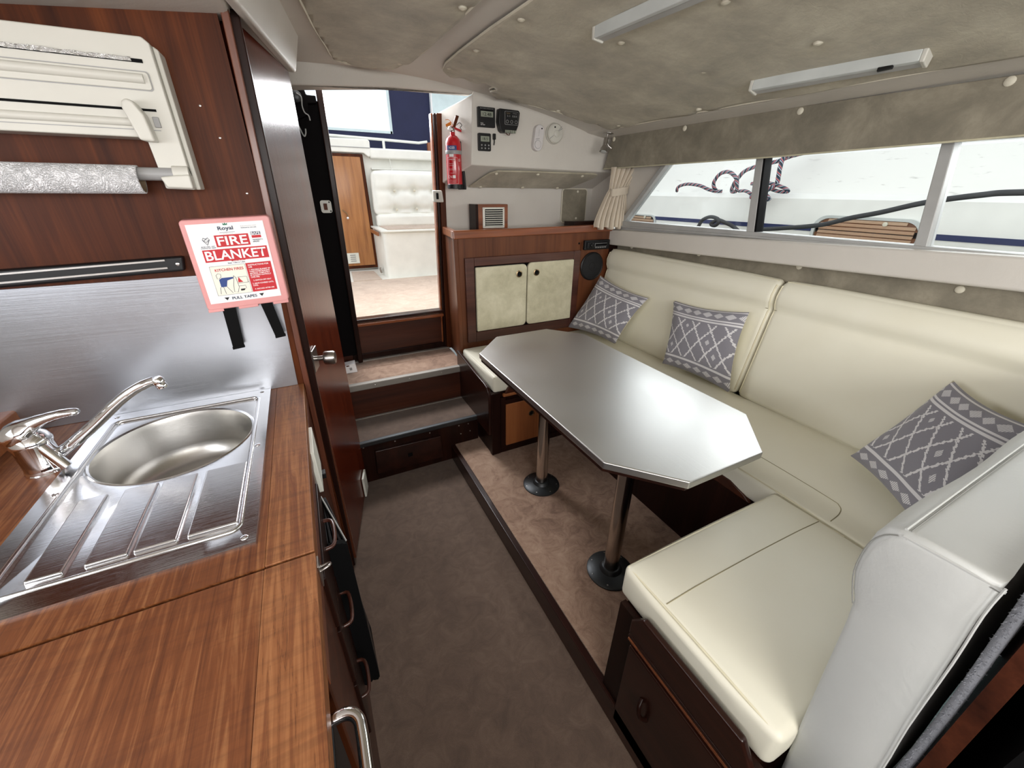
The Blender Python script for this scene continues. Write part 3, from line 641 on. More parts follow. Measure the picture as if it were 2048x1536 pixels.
box('screen', (.984, 2.332, 1.744), (1.036, 2.335, 1.770), 'lcd', g, bevel=.001)
text('lettering', '18.5', (1.010, 2.3315, 1.757), (1, 0, 0), (0, 0, 1), .030, 'blackm', g, .013)
for i in range(3):
    for j in range(2): lathe('button', [(.004, 0), (.004, .003), (.001, .004)], (.989+i*.021, 2.334, 1.727-j*.015), 'grey', g, direction=(0, -1, 0), n=12)
g = thing('antenna_plug', 'thin black plug with a short lead beside the six-button control', 'plug', (1.073, 2.35, 1.73))
box('plug_body', (1.062, 2.336, 1.757), (1.078, 2.35, 1.786), 'blackp', g, bevel=.003)
tube('lead', [(1.070, 2.343, 1.757), (1.070, 2.342, 1.745), (1.067, 2.342, 1.730)], .003, 'blackp', g)
g = thing('gas_alarm', 'oblong white alarm with a round test button on the bulkhead', 'alarm', (1.34, 2.35, 1.71))
R = Matrix.Rotation(-.13, 2); cc = Vector((1.345, 1.778))
pts = [tuple(cc+R @ Vector(p)) for p in rrect(-.030, -.066, .030, .066, .0295, 8)]
prism('case', pts, 'Y', 2.318, 2.35, 'whitec', g, bevel=.004, seg=3)
lathe('test_button', [(.0195, 0), (.0195, .002), (.017, .0025), (.002, .003)], (1.338, 2.318, 1.745), 'whitec', g, direction=(0, -1, 0))
lathe('button_ring', [(.0215, .0002), (.0215, .0012), (.0197, .0012), (.0197, .0002)], (1.338, 2.318, 1.745), 'grey', g, direction=(0, -1, 0), cap=False)
lathe('sensor_hole', [(.004, 0), (.004, .001), (.001, .001)], (1.362, 2.318, 1.825), 'blackm', g, direction=(0, -1, 0), n=12)
text('lettering', 'ALARM', (1.343, 2.3175, 1.803), (.12, 0, 1), (-1, 0, .12), .034, 'grey', g, .004)
for k in range(3): lathe('indicator', [(.0018, 0), (.0018, .001)], (1.326+k*.009, 2.318, 1.772+k*.001), 'blackm', g, direction=(0, -1, 0), n=8)
g = thing('smoke_alarm', 'round white smoke alarm beside the oblong alarm', 'alarm', (1.46, 2.35, 1.75))
lathe('base', [(.054, 0), (.055, .008), (.052, .012)], (1.46, 2.35, 1.808), 'white', g, direction=(0, -1, 0), n=40)
lathe('dome', [(.052, .010), (.051, .024), (.046, .030), (.018, .033), (.001, .033)], (1.46, 2.35, 1.808), 'white', g, direction=(0, -1, 0), n=40)
lathe('test_button', [(.018, .030), (.018, .036), (.015, .038), (.001, .0385)], (1.463, 2.35, 1.806), 'white', g, direction=(0, -1, 0), n=28)
for a in (.55, .75, PI+.62):
    box('slot', (1.46+.035*math.cos(a)-.016, 2.3165, 1.808+.035*math.sin(a)-.001), (1.46+.035*math.cos(a)+.016, 2.3195, 1.808+.035*math.sin(a)+.001), 'grey', g, rot=Matrix.Rotation(-a, 3, 'Y'))
box('led', (1.447, 2.317, 1.834), (1.455, 2.3195, 1.842), 'blackm', g)
# sloped suede panel
g = thing('eyebrow_panel', 'long suede panel with six buttons on the sloping underside of the bulkhead', 'wall panel', (1.3, 2.45, 1.58))
def sl(x, t, n=0): return Vector((x, 2.35+.22*t, 1.62-.1*t)) + Vector((0, -.41, -.91))*n
pts = [(.988, .93), (1.01, .7), (1.035, .42), (1.06, .2), (1.10, .08), (1.3, .06), (1.80, .07), (1.835, .12), (1.84, .25), (1.80, .5), (1.735, .88), (1.70, .94)]
hexa('pad', [sl(x, t, .002) for x, t in pts], [sl(x, t, .012) for x, t in pts], 'beige', g, bevel=.004)
for x, t in ((1.10, .18), (1.38, .16), (1.72, .18), (1.06, .88), (1.36, .88), (1.63, .88)): dome('button', sl(x, t, .012), .011, (0, -.41, -.91), 'btn', g, .6, 14)
g = thing('access_panel', 'small taupe suede hatch panel low on the bulkhead by the curtain', 'wall panel', (1.73, 2.57, 1.3))
prism('pad', rrect(1.690, 1.30, 1.895, 1.515, .02), 'Y', 2.556, 2.57, 'taupe', g, bevel=.003)
tube('piping', [(p[0], 2.560, p[1]) for p in rrect(1.688, 1.298, 1.897, 1.517, .02)], .004, 'btn', g, 6, closed=True)
for z in (1.50, 1.325): dome('button', (1.815, 2.556, z), .008, (0, -1, 0), 'btn', g, .6, 14)
g = thing('air_vent', 'white louvred vent in a wooden box standing on the cabinet top', 'vent', (1.08, 2.45, 1.266))
box('wooden_box', (.985, 2.44, 1.266), (1.205, 2.55, 1.425), 'cabt', g, bevel=.004)
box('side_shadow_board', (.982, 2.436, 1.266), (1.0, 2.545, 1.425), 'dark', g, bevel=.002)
box('grille_frame', (1.028, 2.432, 1.288), (1.178, 2.441, 1.408), 'vent', g, bevel=.003)
for k in range(8): box('louvre', (1.045, 2.424, 1.301+k*.0125), (1.162, 2.436, 1.304+k*.0125), 'vent', g, rot=Matrix.Rotation(.5, 3, 'X'))
box('grille_back', (1.043, 2.4305, 1.297), (1.164, 2.4325, 1.398), 'blackm', g)
for x in (1.035, 1.171):
    for z in (1.30, 1.40): dome('screw', (x, 2.432, z), .003, (0, -1, 0), 'satin', g)
tag(hexa('wedge_block', [(1.61, 2.285, 1.267), (1.88, 2.285, 1.267), (1.88, 2.40, 1.267), (1.61, 2.40, 1.267)], [(1.61, 2.28, 1.325), (1.90, 2.28, 1.325), (1.90, 2.40, 1.32), (1.61, 2.40, 1.32)], 'dark', bevel=.003), 'low dark wooden tray lying on the cabinet top by the curtain', 'tray')
# fire extinguisher
fx = thing('fire_extinguisher', 'red fire extinguisher on the white cheek beside the cockpit door', 'fire extinguisher', (.855, 2.42, 1.50))
EX, EY = .855, 2.425
lathe('cylinder', [(.030, 0), (.040, .004), (.043, .014), (.043, .215), (.038, .236), (.026, .250), (.014, .256), (.013, .270)], (EX, EY, 1.518), 'red', fx, n=40)
lathe('foot', [(.040, -.010), (.0445, -.008), (.0445, .012), (.0425, .014)], (EX, EY, 1.518), 'blackp', fx, n=40)
lathe('valve', [(.012, 0), (.013, .004), (.013, .022), (.009, .028)], (EX, EY, 1.785), 'satin', fx)
lathe('gauge', [(.011, 0), (.0135, .003), (.0135, .014), (.011, .016)], (EX-.008, EY-.008, 1.800), 'satin', fx, direction=(-.85, -.8, .05))
lathe('gauge_face', [(.010, .0165), (.001, .0167)], (EX-.008, EY-.008, 1.800), 'paper', fx, direction=(-.85, -.8, .05))
hexa('handle', [(EX-.002, EY-.012, 1.812), (EX+.014, EY-.012, 1.808), (EX+.014, EY+.010, 1.808), (EX-.002, EY+.01, 1.812)], [(EX+.022, EY-.010, 1.868), (EX+.040, EY-.010, 1.864), (EX+.04, EY+.008, 1.864), (EX+.022, EY+.008, 1.868)], 'mahog', fx, bevel=.003)
hexa('lever', [(EX-.008, EY-.010, 1.818), (EX-.004, EY-.010, 1.808), (EX-.004, EY+.010, 1.808), (EX-.008, EY+.010, 1.818)], [(EX+.058, EY-.010, 1.798), (EX+.056, EY-.010, 1.786), (EX+.056, EY+.010, 1.786), (EX+.058, EY+.010, 1.798)], 'red', fx, bevel=.002)
tube('pin_ring', smoothpath([(EX+.02, EY-.014, 1.82), (EX+.036, EY-.016, 1.832), (EX+.050, EY-.016, 1.822), (EX+.040, EY-.016, 1.81), (EX+.05, EY-.016, 1.80)]), .0015, 'blackp', fx, 6)
hexa('safety_tag', [(EX-.045, EY-.03, 1.806), (EX-.012, EY-.02, 1.818), (EX-.012, EY-.017, 1.818), (EX-.045, EY-.027, 1.806)], [(EX-.048, EY-.03, 1.818), (EX-.014, EY-.02, 1.834), (EX-.014, EY-.017, 1.834), (EX-.048, EY-.027, 1.818)], 'orange', fx, bevel=.001)
tube('tag_cord', smoothpath([(EX-.048, EY-.03, 1.838), (EX-.03, EY-.03, 1.840), (EX-.01, EY-.02, 1.828), (EX, EY-.015, 1.815)]), .0015, 'orange', fx, 6)
hexa('wall_bracket', [(EX+.020, EY+.01, 1.505), (EX+.062, EY-.02, 1.505), (EX+.07, EY+.0, 1.505), (EX+.03, EY+.04, 1.505)], [(EX+.020, EY+.01, 1.745), (EX+.040, EY-.012, 1.748), (EX+.056, EY+.0, 1.745), (EX+.03, EY+.04, 1.745)], 'blackp', fx, bevel=.004)
lathe('strap', [(.0445, .163), (.0452, .165), (.0452, .180), (.0445, .182)], (EX, EY, 1.518), 'grey', fx, n=40, cap=False)
def cyl(a0, z0, r=.0436):
    return lambda a, b: Vector((EX+r*math.sin(a0+a/r), EY-r*math.cos(a0+a/r), z0+b))
def cylpatch(name, a0, a1, z0, z1, r, mat, n=14):
    vs = []
    for i in range(n+1):
        a = a0+(a1-a0)*i/n
        for z in (z0, z1): vs.append((EX+r*math.sin(a), EY-r*math.cos(a), z))
    return mesh(name, vs, [(2*i, 2*i+2, 2*i+3, 2*i+1) for i in range(n)], mat, fx, True)
cylpatch('name_label', -1.25, .1, 1.700, 1.722, .0434, 'bluep')
text('lettering', 'NDER', (0, 0, 0), (1, 0, 0), (0, 0, 1), .034, 'inkw', fx, .012, mapf=cyl(-.55, 1.711, .0438))
cylpatch('label_disc', -.95, -.35, 1.668, 1.696, .0434, 'inkw', 8)
for k, (w, zz, h) in enumerate(((.036, 1.655, .006), (.032, 1.634, .004), (.030, 1.626, .004), (.038, 1.608, .004), (.036, 1.602, .003), (.024, 1.588, .003), (.040, 1.553, .003), (.040, 1.547, .003), (.040, 1.541, .003))):
    text('lettering', ('POWDER FIRE', 'Pull out pin', 'aim at base', 'squeeze lever', 'dry powder', 'Caution', 'check monthly', 'serviced by', 'manufacturer')[k], (0, 0, 0), (1, 0, 0), (0, 0, 1), w, 'inkw', fx, h, mapf=cyl(-.62, zz, .0434))
for a, c in ((-1.15, 'C'), (-.80, 'N')): text('lettering', c, (0, 0, 0), (1, 0, 0), (0, 0, 1), .010, 'inkw', fx, .014, mapf=cyl(a, 1.569, .0434))
cylpatch('label_symbol', -.58, -.22, 1.562, 1.577, .0434, 'inkw', 5)
text('lettering', 'CE', (0, 0, 0), (1, 0, 0), (0, 0, 1), .014, 'inkw', fx, .012, mapf=cyl(.42, 1.652, .0436))
for a in (-1.3, .12): cylpatch('label_line', a, a+.02, 1.533, 1.665, .0433, 'inkw', 1)
for z in (1.533, 1.664): cylpatch('label_line', -1.3, .14, z, z+.001, .0433, 'inkw', 10)
# ================================================================ CABINET AFT
cb = thing('locker_cabinet', 'mahogany cabinet against the aft bulkhead with two suede doors', 'cabinet', (1.3, 2.24, .1))
prism('body', [(.778, 2.255), (.79, 2.24), (1.945, 2.24), (1.945, 2.56), (.812, 2.56)], 'Z', .5, 1.26, 'cabw', cb)
hexa('left_stile', [(.768, 2.232, .5), (.792, 2.232, .5), (.792, 2.262, .5), (.768, 2.262, .5)], [(.762, 2.232, 1.26), (.786, 2.232, 1.26), (.786, 2.262, 1.26), (.762, 2.262, 1.26)], 'cabw', cb, bevel=.004)
hexa('front_top_trim', [(.757, 2.222, 1.253), (1.90, 2.222, 1.262), (1.90, 2.27, 1.262), (.757, 2.27, 1.253)], [(.757, 2.226, 1.297), (1.90, 2.226, 1.306), (1.90, 2.27, 1.306), (.757, 2.27, 1.297)], 'cabt', cb, bevel=.006)
hexa('side_top_trim', [(.757, 2.222, 1.253), (.79, 2.222, 1.253), (.84, 2.56, 1.253), (.80, 2.56, 1.253)], [(.757, 2.226, 1.297), (.79, 2.226, 1.297), (.84, 2.56, 1.297), (.80, 2.56, 1.297)], 'cabt', cb, bevel=.006)
box('top', (.80, 2.26, 1.25), (1.90, 2.565, 1.266), 'cabt', cb)
fr = (.820, 1.640, .628, 1.148)
for nm, a, b, c, d in (('door_frame', .820, .878, .628, 1.148), ('door_frame', 1.588, 1.640, .628, 1.150), ('door_frame', .878, 1.588, .628, .692), ('door_frame', .878, 1.588, 1.098, 1.148)):
    box(nm, (a, 2.222, c), (b, 2.241, d), 'cabf', cb, bevel=.004)
box('door_recess', (.878, 2.236, .692), (1.588, 2.242, 1.10), 'black', cb)
for x0, x1, hx, cs in ((.882, 1.229, 1.172, (1, 0, 0, 1)), (1.236, 1.584, 1.297, (0, 1, 1, 0))):
    d = prism('door', rrect(x0, .698, x1, 1.092 if x0 < 1 else 1.098, .028, 6, cs), 'Y', 2.212, 2.232, 'padlight', cb, bevel=.006, seg=3)
    lathe('finger_pull', [(.021, 0), (.021, .003), (.016, .005), (.0145, .001)], (hx, 2.2125, 1.035), 'brass', d, direction=(0, -1, 0), cap=False)
    lathe('latch_hole', [(.0145, .0005), (.012, .003), (.006, .003), (.001, .001)], (hx, 2.2125, 1.035), 'blackm', d, direction=(0, -1, 0))
hexa('speaker_panel', [(1.646, 2.234, .52), (1.94, 2.234, .52), (1.94, 2.242, .52), (1.646, 2.242, .52)], [(1.646, 2.234, 1.20), (1.94, 2.234, 1.20), (1.94, 2.242, 1.20), (1.646, 2.242, 1.20)], 'cabw', cb)
hexa('side_fillet', [(1.90, 2.20, .5), (1.96, 2.20, .5), (1.96, 2.24, .5), (1.90, 2.24, .5)], [(1.88, 2.232, 1.18), (1.96, 2.232, 1.18), (1.96, 2.24, 1.18), (1.88, 2.24, 1.18)], 'dark', cb)
dome('key_socket', (1.632, 2.24, 1.193), .007, (0, -1, 0), 'blackm', cb)
sk = thing('speaker', 'round black speaker set in the cabinet beside the seat back', 'speaker', (1.745, 2.234, .95))
lathe('rim', [(.094, 0), (.094, .008), (.088, .012), (.082, .010)], (1.745, 2.234, 1.04), 'blackp', sk, direction=(0, -1, 0), n=48, cap=False)
lathe('grille', [(.084, .006), (.055, .013), (.03, .016), (.026, .013), (.008, .018), (.001, .018)], (1.745, 2.234, 1.04), 'grille', sk, direction=(0, -1, 0), n=48)
ra = thing('car_radio', 'black car radio set in the cabinet above the round speaker', 'radio', (1.76, 2.234, 1.15))
box('surround', (1.660, 2.212, 1.150), (1.868, 2.236, 1.212), 'blackp', ra, bevel=.006)
box('face', (1.676, 2.203, 1.160), (1.852, 2.214, 1.200), 'blackp', ra, bevel=.008)
box('display', (1.735, 2.201, 1.172), (1.835, 2.204, 1.192), 'grey', ra, bevel=.002)
box('display', (1.737, 2.2, 1.174), (1.833, 2.204, 1.190), 'blackm', ra)
lathe('volume_knob', [(.013, 0), (.013, .008), (.010, .010), (.001, .010)], (1.712, 2.204, 1.180), 'blackp', ra, direction=(0, -1, 0))
for k in range(5): box('button', (1.738+k*.019, 2.200, 1.163), (1.752+k*.019, 2.205, 1.168), 'grey', ra, bevel=.001)
# ================================================================ STEPS
st = thing('companion_steps', 'two wooden steps with carpeted treads leading up to the cockpit', 'steps', (.4, 1.93, 0))
box('lower_riser', (.045, 1.935, .0), (.752, 1.955, .252), 'dark', st)
box('lower_tread', (.045, 1.925, .250), (.752, 2.20, .268), 'dark', st)
box('carpet_mat', (.06, 1.937, .268), (.745, 2.185, .275), 'carpetD', st, bevel=.002)
box('nosing', (.05, 1.915, .247), (.755, 1.940, .277), 'aluD', st, bevel=.006)
box('tread_back_strip', (.06, 2.178, .268), (.745, 2.195, .279), 'nose', st, bevel=.002)
box('upper_riser', (.045, 2.20, .25), (.77, 2.22, .47), 'mahogX', st)
box('upper_tread', (.045, 2.20, .468), (.79, 2.57, .486), 'dark', st)
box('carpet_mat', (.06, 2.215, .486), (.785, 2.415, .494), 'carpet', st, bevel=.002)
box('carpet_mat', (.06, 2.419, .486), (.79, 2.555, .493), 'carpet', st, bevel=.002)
box('nosing', (.05, 2.187, .455), (.775, 2.222, .496), 'nose', st, bevel=.006)
box('tread_back_strip', (.15, 2.535, .486), (.79, 2.56, .500), 'nose', st, bevel=.002)
dr = prism('drawer', [(.135, .205), (.51, .197), (.515, .045), (.128, .052)], 'Y', 1.915, 1.936, 'darkY', st, bevel=.004)
box('finger_hole', (.308, 1.912, .115), (.334, 1.917, .138), 'blackm', dr)
for x, z in ((.08, .235), (.25, .228), (.45, .225), (.63, .226), (.69, .224), (.64, .165), (.70, .17)): dome('screw', (x, 1.934, z), .0045, (0, -1, 0), 'satin', st)
for x in (.22, .42, .62, .75): dome('screw', (x, 2.187, .475), .004, (0, -1, 0), 'satin', st)
for x in (.12, .30, .48, .66): dome('screw', (x, 2.187, .279), .004, (0, 0, 1), 'satin', st)
for x in (.25, .37, .44, .57): dome('screw', (x, 2.548, .500), .004, (0, 0, 1), 'satin', st)
so = thing('step_socket', 'small white switch box at the left end of the upper step', 'switch', (.12, 2.35, .494))
hexa('plate', [(.082, 2.38, .494), (.150, 2.38, .494), (.152, 2.46, .494), (.082, 2.46, .494)], [(.086, 2.40, .540), (.142, 2.40, .545), (.150, 2.46, .545), (.086, 2.46, .540)], 'whitec', so, bevel=.003)
box('rocker', (.108, 2.385, .510), (.122, 2.392, .524), 'grey', so)
box('mark', (.093, 2.396, .531), (.110, 2.400, .538), 'mahog', so)
# ================================================================ DINETTE BASES AND CUSHIONS
ab = thing('aft_seat_base', 'dark wooden locker under the aft seat, with small honey door', 'seat base', (1.0, 1.74, .1))
box('body', (.762, 1.742, .1), (1.262, 2.235, .498), 'dark', ab)
box('corner_post', (.757, 1.728, .1), (.812, 1.76, .505), 'dark', ab, bevel=.004)
box('front_rail', (.812, 1.733, .10), (1.255, 1.745, .135), 'dark', ab)
box('front_trim', (.828, 1.722, .475), (1.22, 1.742, .492), 'midw', ab, bevel=.004)
prism('fiddle_board', [(.84, .492), (1.25, .492), (1.25, .545), (.90, .545), (.86, .53)], 'Y', 1.726, 1.742, 'mahogX', ab, bevel=.004)
for a, b, c, d in ((.812, .842, .135, .47), (1.095, 1.125, .135, .47), (.842, 1.095, .135, .148), (.842, 1.095, .424, .45)): box('door_frame', (a, 1.726, c), (b, 1.744, d), 'dark', ab, bevel=.002)
dd = box('door', (.844, 1.722, .148), (1.094, 1.742, .424), 'midw', ab, bevel=.004)
lathe('finger_pull', [(.018, 0), (.018, .003), (.014, .004), (.0125, .001)], (1.008, 1.722, .330), 'brass', dd, direction=(0, -1, 0), cap=False)
lathe('latch_hole', [(.0125, .0005), (.010, .002), (.001, .001)], (1.008, 1.722, .330), 'blackm', dd, direction=(0, -1, 0))
prism('side_board', [(2.235, .24), (2.235, .59), (2.10, .575), (1.92, .555), (1.80, .545), (1.76, .535), (1.735, .50), (1.735, .24)], 'X', .742, .762, 'darkY', ab, bevel=.005)
sb_ = thing('side_seat_base', 'long dark wooden locker below the window seat', 'seat base', (1.4, 1.0, .1))
box('body', (1.272, .50, .1), (1.90, 1.742, .498), 'dark', sb_)
prism('fiddle_board', [(.57, .495), (1.70, .495), (1.70, .515), (1.66, .535), (.66, .535), (.60, .515)], 'X', 1.255, 1.272, 'mahogX', sb_, bevel=.004)
def backwarp(z0, z1, lean):
    def w(p):
        t = (p.z-z0)/(z1-z0); q = p.copy(); q.x += lean*t
        return q
    return w
def topseam(pts, parent, x0, y0, x1, y1, z1, puff=.006, r=.0014):
    P = smoothpath([(x, y, 0) for x, y in pts], 10); out = []
    for p in P:
        u = (p.x-(x0+x1)/2)/((x1-x0)/2); v_ = (p.y-(y0+y1)/2)/((y1-y0)/2)
        k = max(0, (1-u*u)*(1-v_*v_)); out.append((p.x, p.y, z1+puff*min(1, 2*k)+.0002))
    return tube('seam', out, r, 'seam', parent, 5)
def seam(pts, parent, r=.0016): return tube('seam', pts, r, 'seam', parent, 5)
def cush(name, label, cat, grp, x0, y0, z0, x1, y1, z1, mat='cream', r=.015, warp=None, pipe=True, puff=.006, base=None):
    t = thing(name, label, cat, base or ((x0+x1)/2, (y0+y1)/2, z0), grp)
    rcush('pad', x0, y0, z0, x1, y1, z1, r, mat, t, warp=warp, puff=puff)
    return t
G = 'cream seat cushions'
c1 = cush('seat_cushion', 'short cream seat cushion at the far end, in front of the suede doors', 'cushion', G, .778, 1.742, .5, 1.26, 2.222, .598)
tube('piping', smoothpath([(.785, 2.21, .590), (.786, 1.95, .594), (.790, 1.760, .592), (.80, 1.752, .591), (1.0, 1.75, .594), (1.25, 1.752, .592)], 3), .0035, 'piping', c1, 6)
c2 = cush('seat_cushion', 'long cream seat cushion under the windows', 'cushion', G, 1.266, .14, .5, 1.80, 2.222, .598)
tube('piping', [(1.273, .16, .588), (1.272, .5, .593), (1.271, 1.2, .594), (1.273, 2.2, .589)], .0035, 'piping', c2, 6)
topseam([(1.394, 2.1), (1.394, 1.2), (1.393, .653), (1.386, .42), (1.376, .375), (1.34, .357), (1.282, .352)], c2, 1.266, .14, 1.80, 2.222, .598)
c3 = cush('seat_cushion', 'near cream seat cushion on the low locker, closest to the camera', 'cushion', G, .604, .088, .495, 1.256, .512, .602, r=.018)
tube('piping', smoothpath([(.620, .10, .594), (.613, .12, .596), (.612, .3, .600), (.614, .48, .597), (.622, .500, .596), (.64, .504, .596), (.95, .504, .600), (1.22, .50, .597), (1.247, .485, .594), (1.250, .3, .597)], 4), .0035, 'piping', c3, 6)
topseam([(.620, .378), (.8, .377), (1.0, .374), (1.242, .366)], c3, .604, .088, 1.256, .512, .602)
# back cushions
def seatback(label, y0, y1):
    t = thing('back_cushion', label, 'cushion', (1.85, (y0+y1)/2, .6), 'cream back cushions')
    def w(p):
        t_ = (p.z-.595)/.55; q = p.copy(); q.x += .11*t_
        if q.x < 1.81+.11*t_:       # roll at the head of the cushion
            q.x -= .022*math.exp(-((p.z-1.085)/.055)**2)-.018*math.exp(-((p.z-.99)/.02)**2)*0
            q.x += .010*math.exp(-((p.z-1.02)/.018)**2)
        return q
    rcush('pad', 1.775, y0, .595, 1.83, y1, 1.15, .026, 'cream', t, n=26, warp=w, puff=.004)
    def sx(z): return 1.775+.11*(z-.595)/.55-.022*math.exp(-((z-1.085)/.055)**2)+.010*math.exp(-((z-1.02)/.018)**2)
    sp__ = []
    for k in range(31):
        y = y0+.010+(y1-y0-.020)*k/30; v_ = 1-(2*k/30-1)**2; w_ = (1.022-.8725)/.2775
        sp__.append((sx(1.022)-.004*min(1, 2*v_*(1-w_*w_))-.0006, y, 1.022))
    seam(sp__, t)
    for yy in (y0+.008, y1-.008): tube('piping', [(sx(z)+.006, yy, z) for z in (.62, .75, .85, .95, 1.0, 1.02, 1.05, 1.085, 1.11, 1.13)], .0035, 'piping', t, 6)
    tube('piping', [(sx(1.13)+.024, y0+.015, 1.146), (sx(1.13)+.024, y1-.015, 1.146)], .0035, 'piping', t, 6)
    return t
seatback('cream back cushion at the far end of the window seat, behind two pillows', 1.043, 2.215)
seatback('cream back cushion at the near end of the window seat, behind one pillow', -.02, 1.033)
# near backrest seen from behind
nb = thing('end_backrest', 'thick cream padded backrest, colour greyed for dim light, seen from behind at the right edge of the photo', 'backrest', (1.1, .06, .6))
X0, X1 = .655, 1.76
prof = [(.106, 1.088), (.122, 1.080), (.131, 1.058), (.134, 1.02), (.132, .985), (.124, .955), (.116, .936), (.110, .88), (.103, .776), (.092, .62), (.080, .45), (-.022, .45), (-.012, .68), (-.002, .80), (.006, .92), (.012, 1.02), (.012, 1.090)]
rings = []
for x, s in ((X0+.010, .86), (X0+.003, .95), (X0, 1.0), (X0+.006, 1.0), (X0+.02, 1.01), (X1-.02, 1.01), (X1, .99)):
    pass
vs = []; fs = []; n = len(prof); cy = .055
xs = [X0, X0+.004, X0+.014, X0+.03]+[X0+.03+(X1-X0-.06)*k/16 for k in range(1, 16)]+[X1-.03, X1]
for i, x in enumerate(xs):
    ins = (.010, .003, 0, 0)[i] if i < 4 else 0
    for (y, z) in prof:
        d = Vector((cy-y, .8-z)); 
        k = ins/max(d.length, .01)
        zz = z+(-ins if z > 1.0 else 0); yy = y+(ins if y < .03 else -ins)
        yy += .003*math.sin(x*14+z*9)*(1 if i > 3 else 0)
        vs.append((x, yy, zz))
for i in range(len(xs)-1):
    for k in range(n): fs.append((i*n+k, i*n+(k+1) % n, (i+1)*n+(k+1) % n, (i+1)*n+k))
fs += [tuple(range(n)), tuple(range((len(xs)-1)*n, len(xs)*n))]
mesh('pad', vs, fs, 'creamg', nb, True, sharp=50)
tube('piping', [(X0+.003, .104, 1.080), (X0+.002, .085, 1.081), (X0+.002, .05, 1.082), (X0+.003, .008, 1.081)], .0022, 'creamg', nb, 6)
tube('seam', smoothpath([(X0+.001, .108, 1.078), (X0, .120, 1.068), (X0, .1285, 1.048), (X0, .131, 1.02), (X0, .129, .985), (X0, .121, .955), (X0, .112, .93)], 3), .0010, 'stitch', nb, 6)
tube('seam', [(X0+.0015, .100, 1.078), (X0+.0015, .05, 1.0795), (X0+.0015, .012, 1.0785)], .0009, 'stitch', nb, 6)
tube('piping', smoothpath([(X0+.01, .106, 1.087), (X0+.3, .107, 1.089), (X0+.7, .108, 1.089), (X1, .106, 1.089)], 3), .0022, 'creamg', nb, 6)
tube('seam', smoothpath([(X0+.01, .101, 1.0885), (X0+.3, .102, 1.0905), (X0+.7, .103, 1.0905), (X1, .101, 1.090)], 3), .0009, 'stitch', nb, 6)
tube('seam', smoothpath([(X0, .010, 1.088), (X0-.001, .010, 1.04), (X0, .004, .95), (X0, -.003, .80), (X0, -.012, .68), (X0, -.020, .47)], 3), .0016, 'creamg', nb, 6)
# loose cloth flap behind the pad
bd = thing('bulkhead_board', 'reddish wooden bulkhead board edged with fuzzy grey carpet behind the backrest', 'board', (.9, -.05, 0))
hexa('board', [(.66, -.072, 0), (1.9, -.072, 0), (1.9, -.052, 0), (.66, -.052, 0)], [(.66, -.040, 1.12), (1.9, -.040, 1.12), (1.9, -.022, 1.12), (.66, -.022, 1.12)], 'mahogX', bd)
fz = []
rv = random.Random(3)
pts = smoothpath([(.668, -.030, .45), (.668, -.028, .6), (.668, -.024, .75), (.668, -.019, .88), (.668, -.012, 1.0), (.668, -.006, 1.1)], 5)
tube('carpet_edge', pts, .0058, 'fuzz', bd, 8)
vs = []; fs = []
for k in range(900):
    t = rv.random()*(len(pts)-1); i = int(t); p = pts[i].lerp(pts[min(i+1, len(pts)-1)], t-i); a = rv.uniform(PI*.55, PI*1.6)
    d = Vector((math.cos(a), math.sin(a)*.7, rv.uniform(-.5, .5))); L_ = rv.uniform(.007, .0115); s_ = Vector((0, .0006, .0006))
    q = len(vs); vs += [p+d*.005-s_, p+d*.005+s_, p+d*L_]; fs.append((q, q+1, q+2))
o = mesh('carpet_fibres', vs, fs, 'fuzz', bd); o['kind'] = 'stuff'
wb = box('wall_bulkhead', (.668, -1.35, 0), (1.95, -.078, 1.12), 'blackm'); struct(wb)
nbs = thing('near_seat_base', 'dark wooden locker under the near seat cushion', 'seat base', (.9, .3, 0))
box('body', (.600, .10, .09), (1.252, .478, .495), 'dark', nbs)
hexa('side_panel', [(.584, -.02, 0), (.602, -.02, 0), (.602, .49, 0), (.584, .49, 0)], [(.584, -.02, .50), (.602, -.02, .50), (.602, .482, .50), (.584, .482, .50)], 'dark', nbs)
prism('fiddle_board', [(.425, .462), (.425, .515), (.392, .558), (.128, .558), (.09, .50), (.09, .462)], 'X', .566, .584, 'darkY', nbs, bevel=.006)
box('moulding', (.568, -.02, .446), (.586, .425, .458), 'darkY', nbs, bevel=.003)
box('trim_strip', (.576, -.02, .420), (.586, .43, .429), 'cabt', nbs, bevel=.002)
dd = box('door', (.574, .02, .04), (.586, .42, .41), 'darkY', nbs, bevel=.004)
tube('handle', smoothpath([(.575, .345, .285), (.560, .338, .275), (.556, .332, .258), (.560, .325, .242), (.575, .318, .232)], 4), .006, 'dark', dd, 8)
